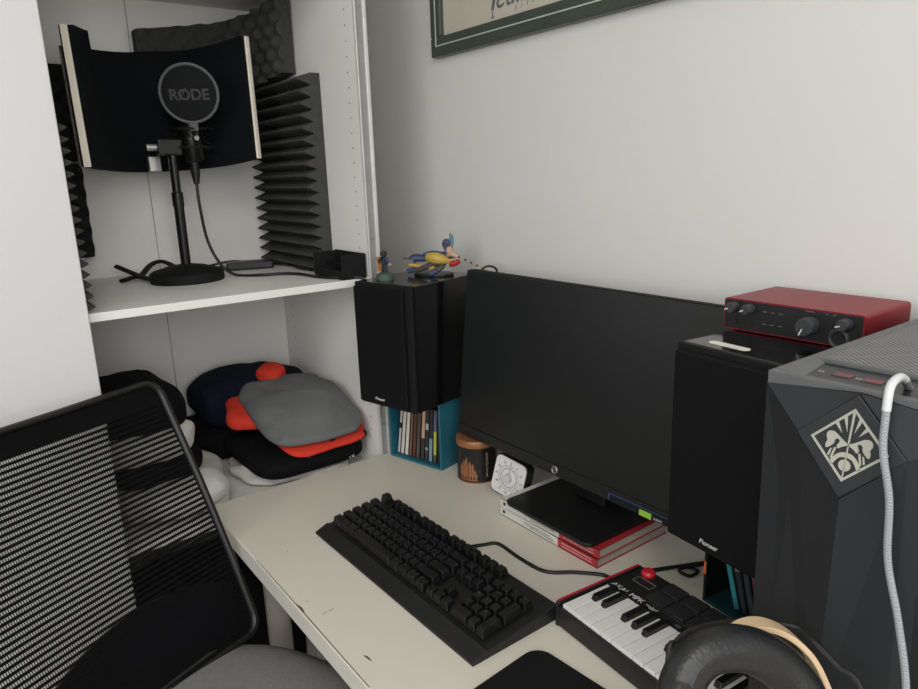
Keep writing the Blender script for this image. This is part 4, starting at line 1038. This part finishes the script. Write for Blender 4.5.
ob('back_frame', MB().tube([back_pt(u, v) for u, v in full], .0065, 10, closed=True, flat=1.2), cbk, chz, smooth=True)
def hlim(v):
    if v > 1-cv_: d = (v-1+cv_)/cv_
    elif v < cv_: d = (cv_-v)/cv_
    else: d = 0
    return 1-cu_+cu_*math.sqrt(max(0, 1-d*d))
def vlim(u):
    if abs(u) > 1-cu_: d = (abs(u)-1+cu_)/cu_; return cv_*(1-math.sqrt(max(0, 1-d*d)))
    return 0.0
weave = MB()
pitch = .0090/(.47); v = .012
while v < .995:
    h_ = pitch*.52 if v < .905 else pitch*1.05
    ul = hlim(v)
    N = 24
    vs = []
    for i in range(N+1):
        u = -ul+2*ul*i/N
        vs += [back_pt(u, v, .0006), back_pt(u, min(1, v+h_), .0006)]
    weave.add(vs, [(2*i, 2*i+2, 2*i+3, 2*i+1) for i in range(N)])
    v += pitch
nth = 136
for k in range(nth):
    u = -.985+1.97*k/(nth-1); lo, hi = vlim(u), 1-vlim(u)
    vs = []; du = .0026
    for i in range(13):
        vv = lo+(hi-lo)*i/12
        vs += [back_pt(u-du, vv, .0), back_pt(u+du, vv, .0)]
    weave.add(vs, [(2*i, 2*i+1, 2*i+3, 2*i+2) for i in range(12)])
wo = ob('back_mesh', weave, cmesh, chz); wo['kind'] = 'stuff'
# lumbar support behind the mesh
def lum(u, v):
    uu = -.95+1.9*u
    vt = max(.05, .285-.187*(uu-.25)**2)
    return back_pt(uu, .02+(vt-.02)*v, .012)
ob('lumbar_support', MB().slab(lum, lambda u, v: Vector((1, 0, .3)).normalized(), .006, 30, 6), cbk, chz, smooth=True)
ob('back_spine', MB().tube(smooth_path([(-.10, 0, .44), (-.26, 0, .45), (-.315, 0, .52), (-.322, 0, .57), (-.335, 0, .64)], 6), .022, 12, flat=.6), cbk, chz, smooth=True)
# seat cushion
def seat_fn(u, v):
    return None
seat = MB(); n1, n2 = 72, 22; vs = []; fs = []
def spw(c, p): return math.copysign(abs(c)**p, c)
for j in range(n2+1):
    ph_ = -PI/2+PI*j/n2
    for i in range(n1):
        th = 2*PI*i/n1; cc = spw(math.cos(ph_), .35)
        vs.append((.235*cc*spw(math.cos(th), .55), .232*cc*spw(math.sin(th), .55), .038*spw(math.sin(ph_), .75) + .004*math.cos(th*2)))
for j in range(n2):
    for i in range(n1): fs.append((j*n1+i, j*n1+(i+1) % n1, (j+1)*n1+(i+1) % n1, (j+1)*n1+i))
seat.add(vs, fs)
ob('seat', seat, M('grey_seat_fabric', (124, 124, 122), .95, spec=.15, var=.06, vscale=120, bump=.5, bscale=500), chz, loc=(-.085, 0, .556), smooth=True, angle=80)
ob('seat_piping', MB().tube([(.2365*spw(math.cos(2*PI*i/n1), .55), .2335*spw(math.sin(2*PI*i/n1), .55), 0) for i in range(n1)], .004, 6, closed=True), M('seat_piping_grey', (78, 78, 77), .9), chz, loc=(-.085, 0, .561), smooth=True)
ob('seat_pan', MB().prism(rrect(-.29, .12, -.20, .20, .05), .490, .512), cbk, chz, bev=.004)
ob('gas_lift', MB().lathe([(.0001, .09), (.028, .09), (.028, .28), (.016, .28), (.016, .47), (.0001, .47)], 20, c=(-.085, 0)), cbk, chz, smooth=True)
for k in range(5):
    a = 2*PI*k/5+.4; cxs = -.085
    lg_ = ob('base_leg', MB().tube([(cxs, 0, .10), (cxs+.14*math.cos(a), .14*math.sin(a), .095), (cxs+.27*math.cos(a), .27*math.sin(a), .07)], .02, 10, rfun=lambda t: .024-.008*t), cbk, chz, smooth=True)
    px_, py_ = cxs+.27*math.cos(a), .27*math.sin(a)
    ob('caster', MB().cyl((px_-.012*math.sin(a), py_+.012*math.cos(a), .028), (px_+.012*math.sin(a), py_-.012*math.cos(a), .028), .028, 18), blk_m, lg_, smooth=True)
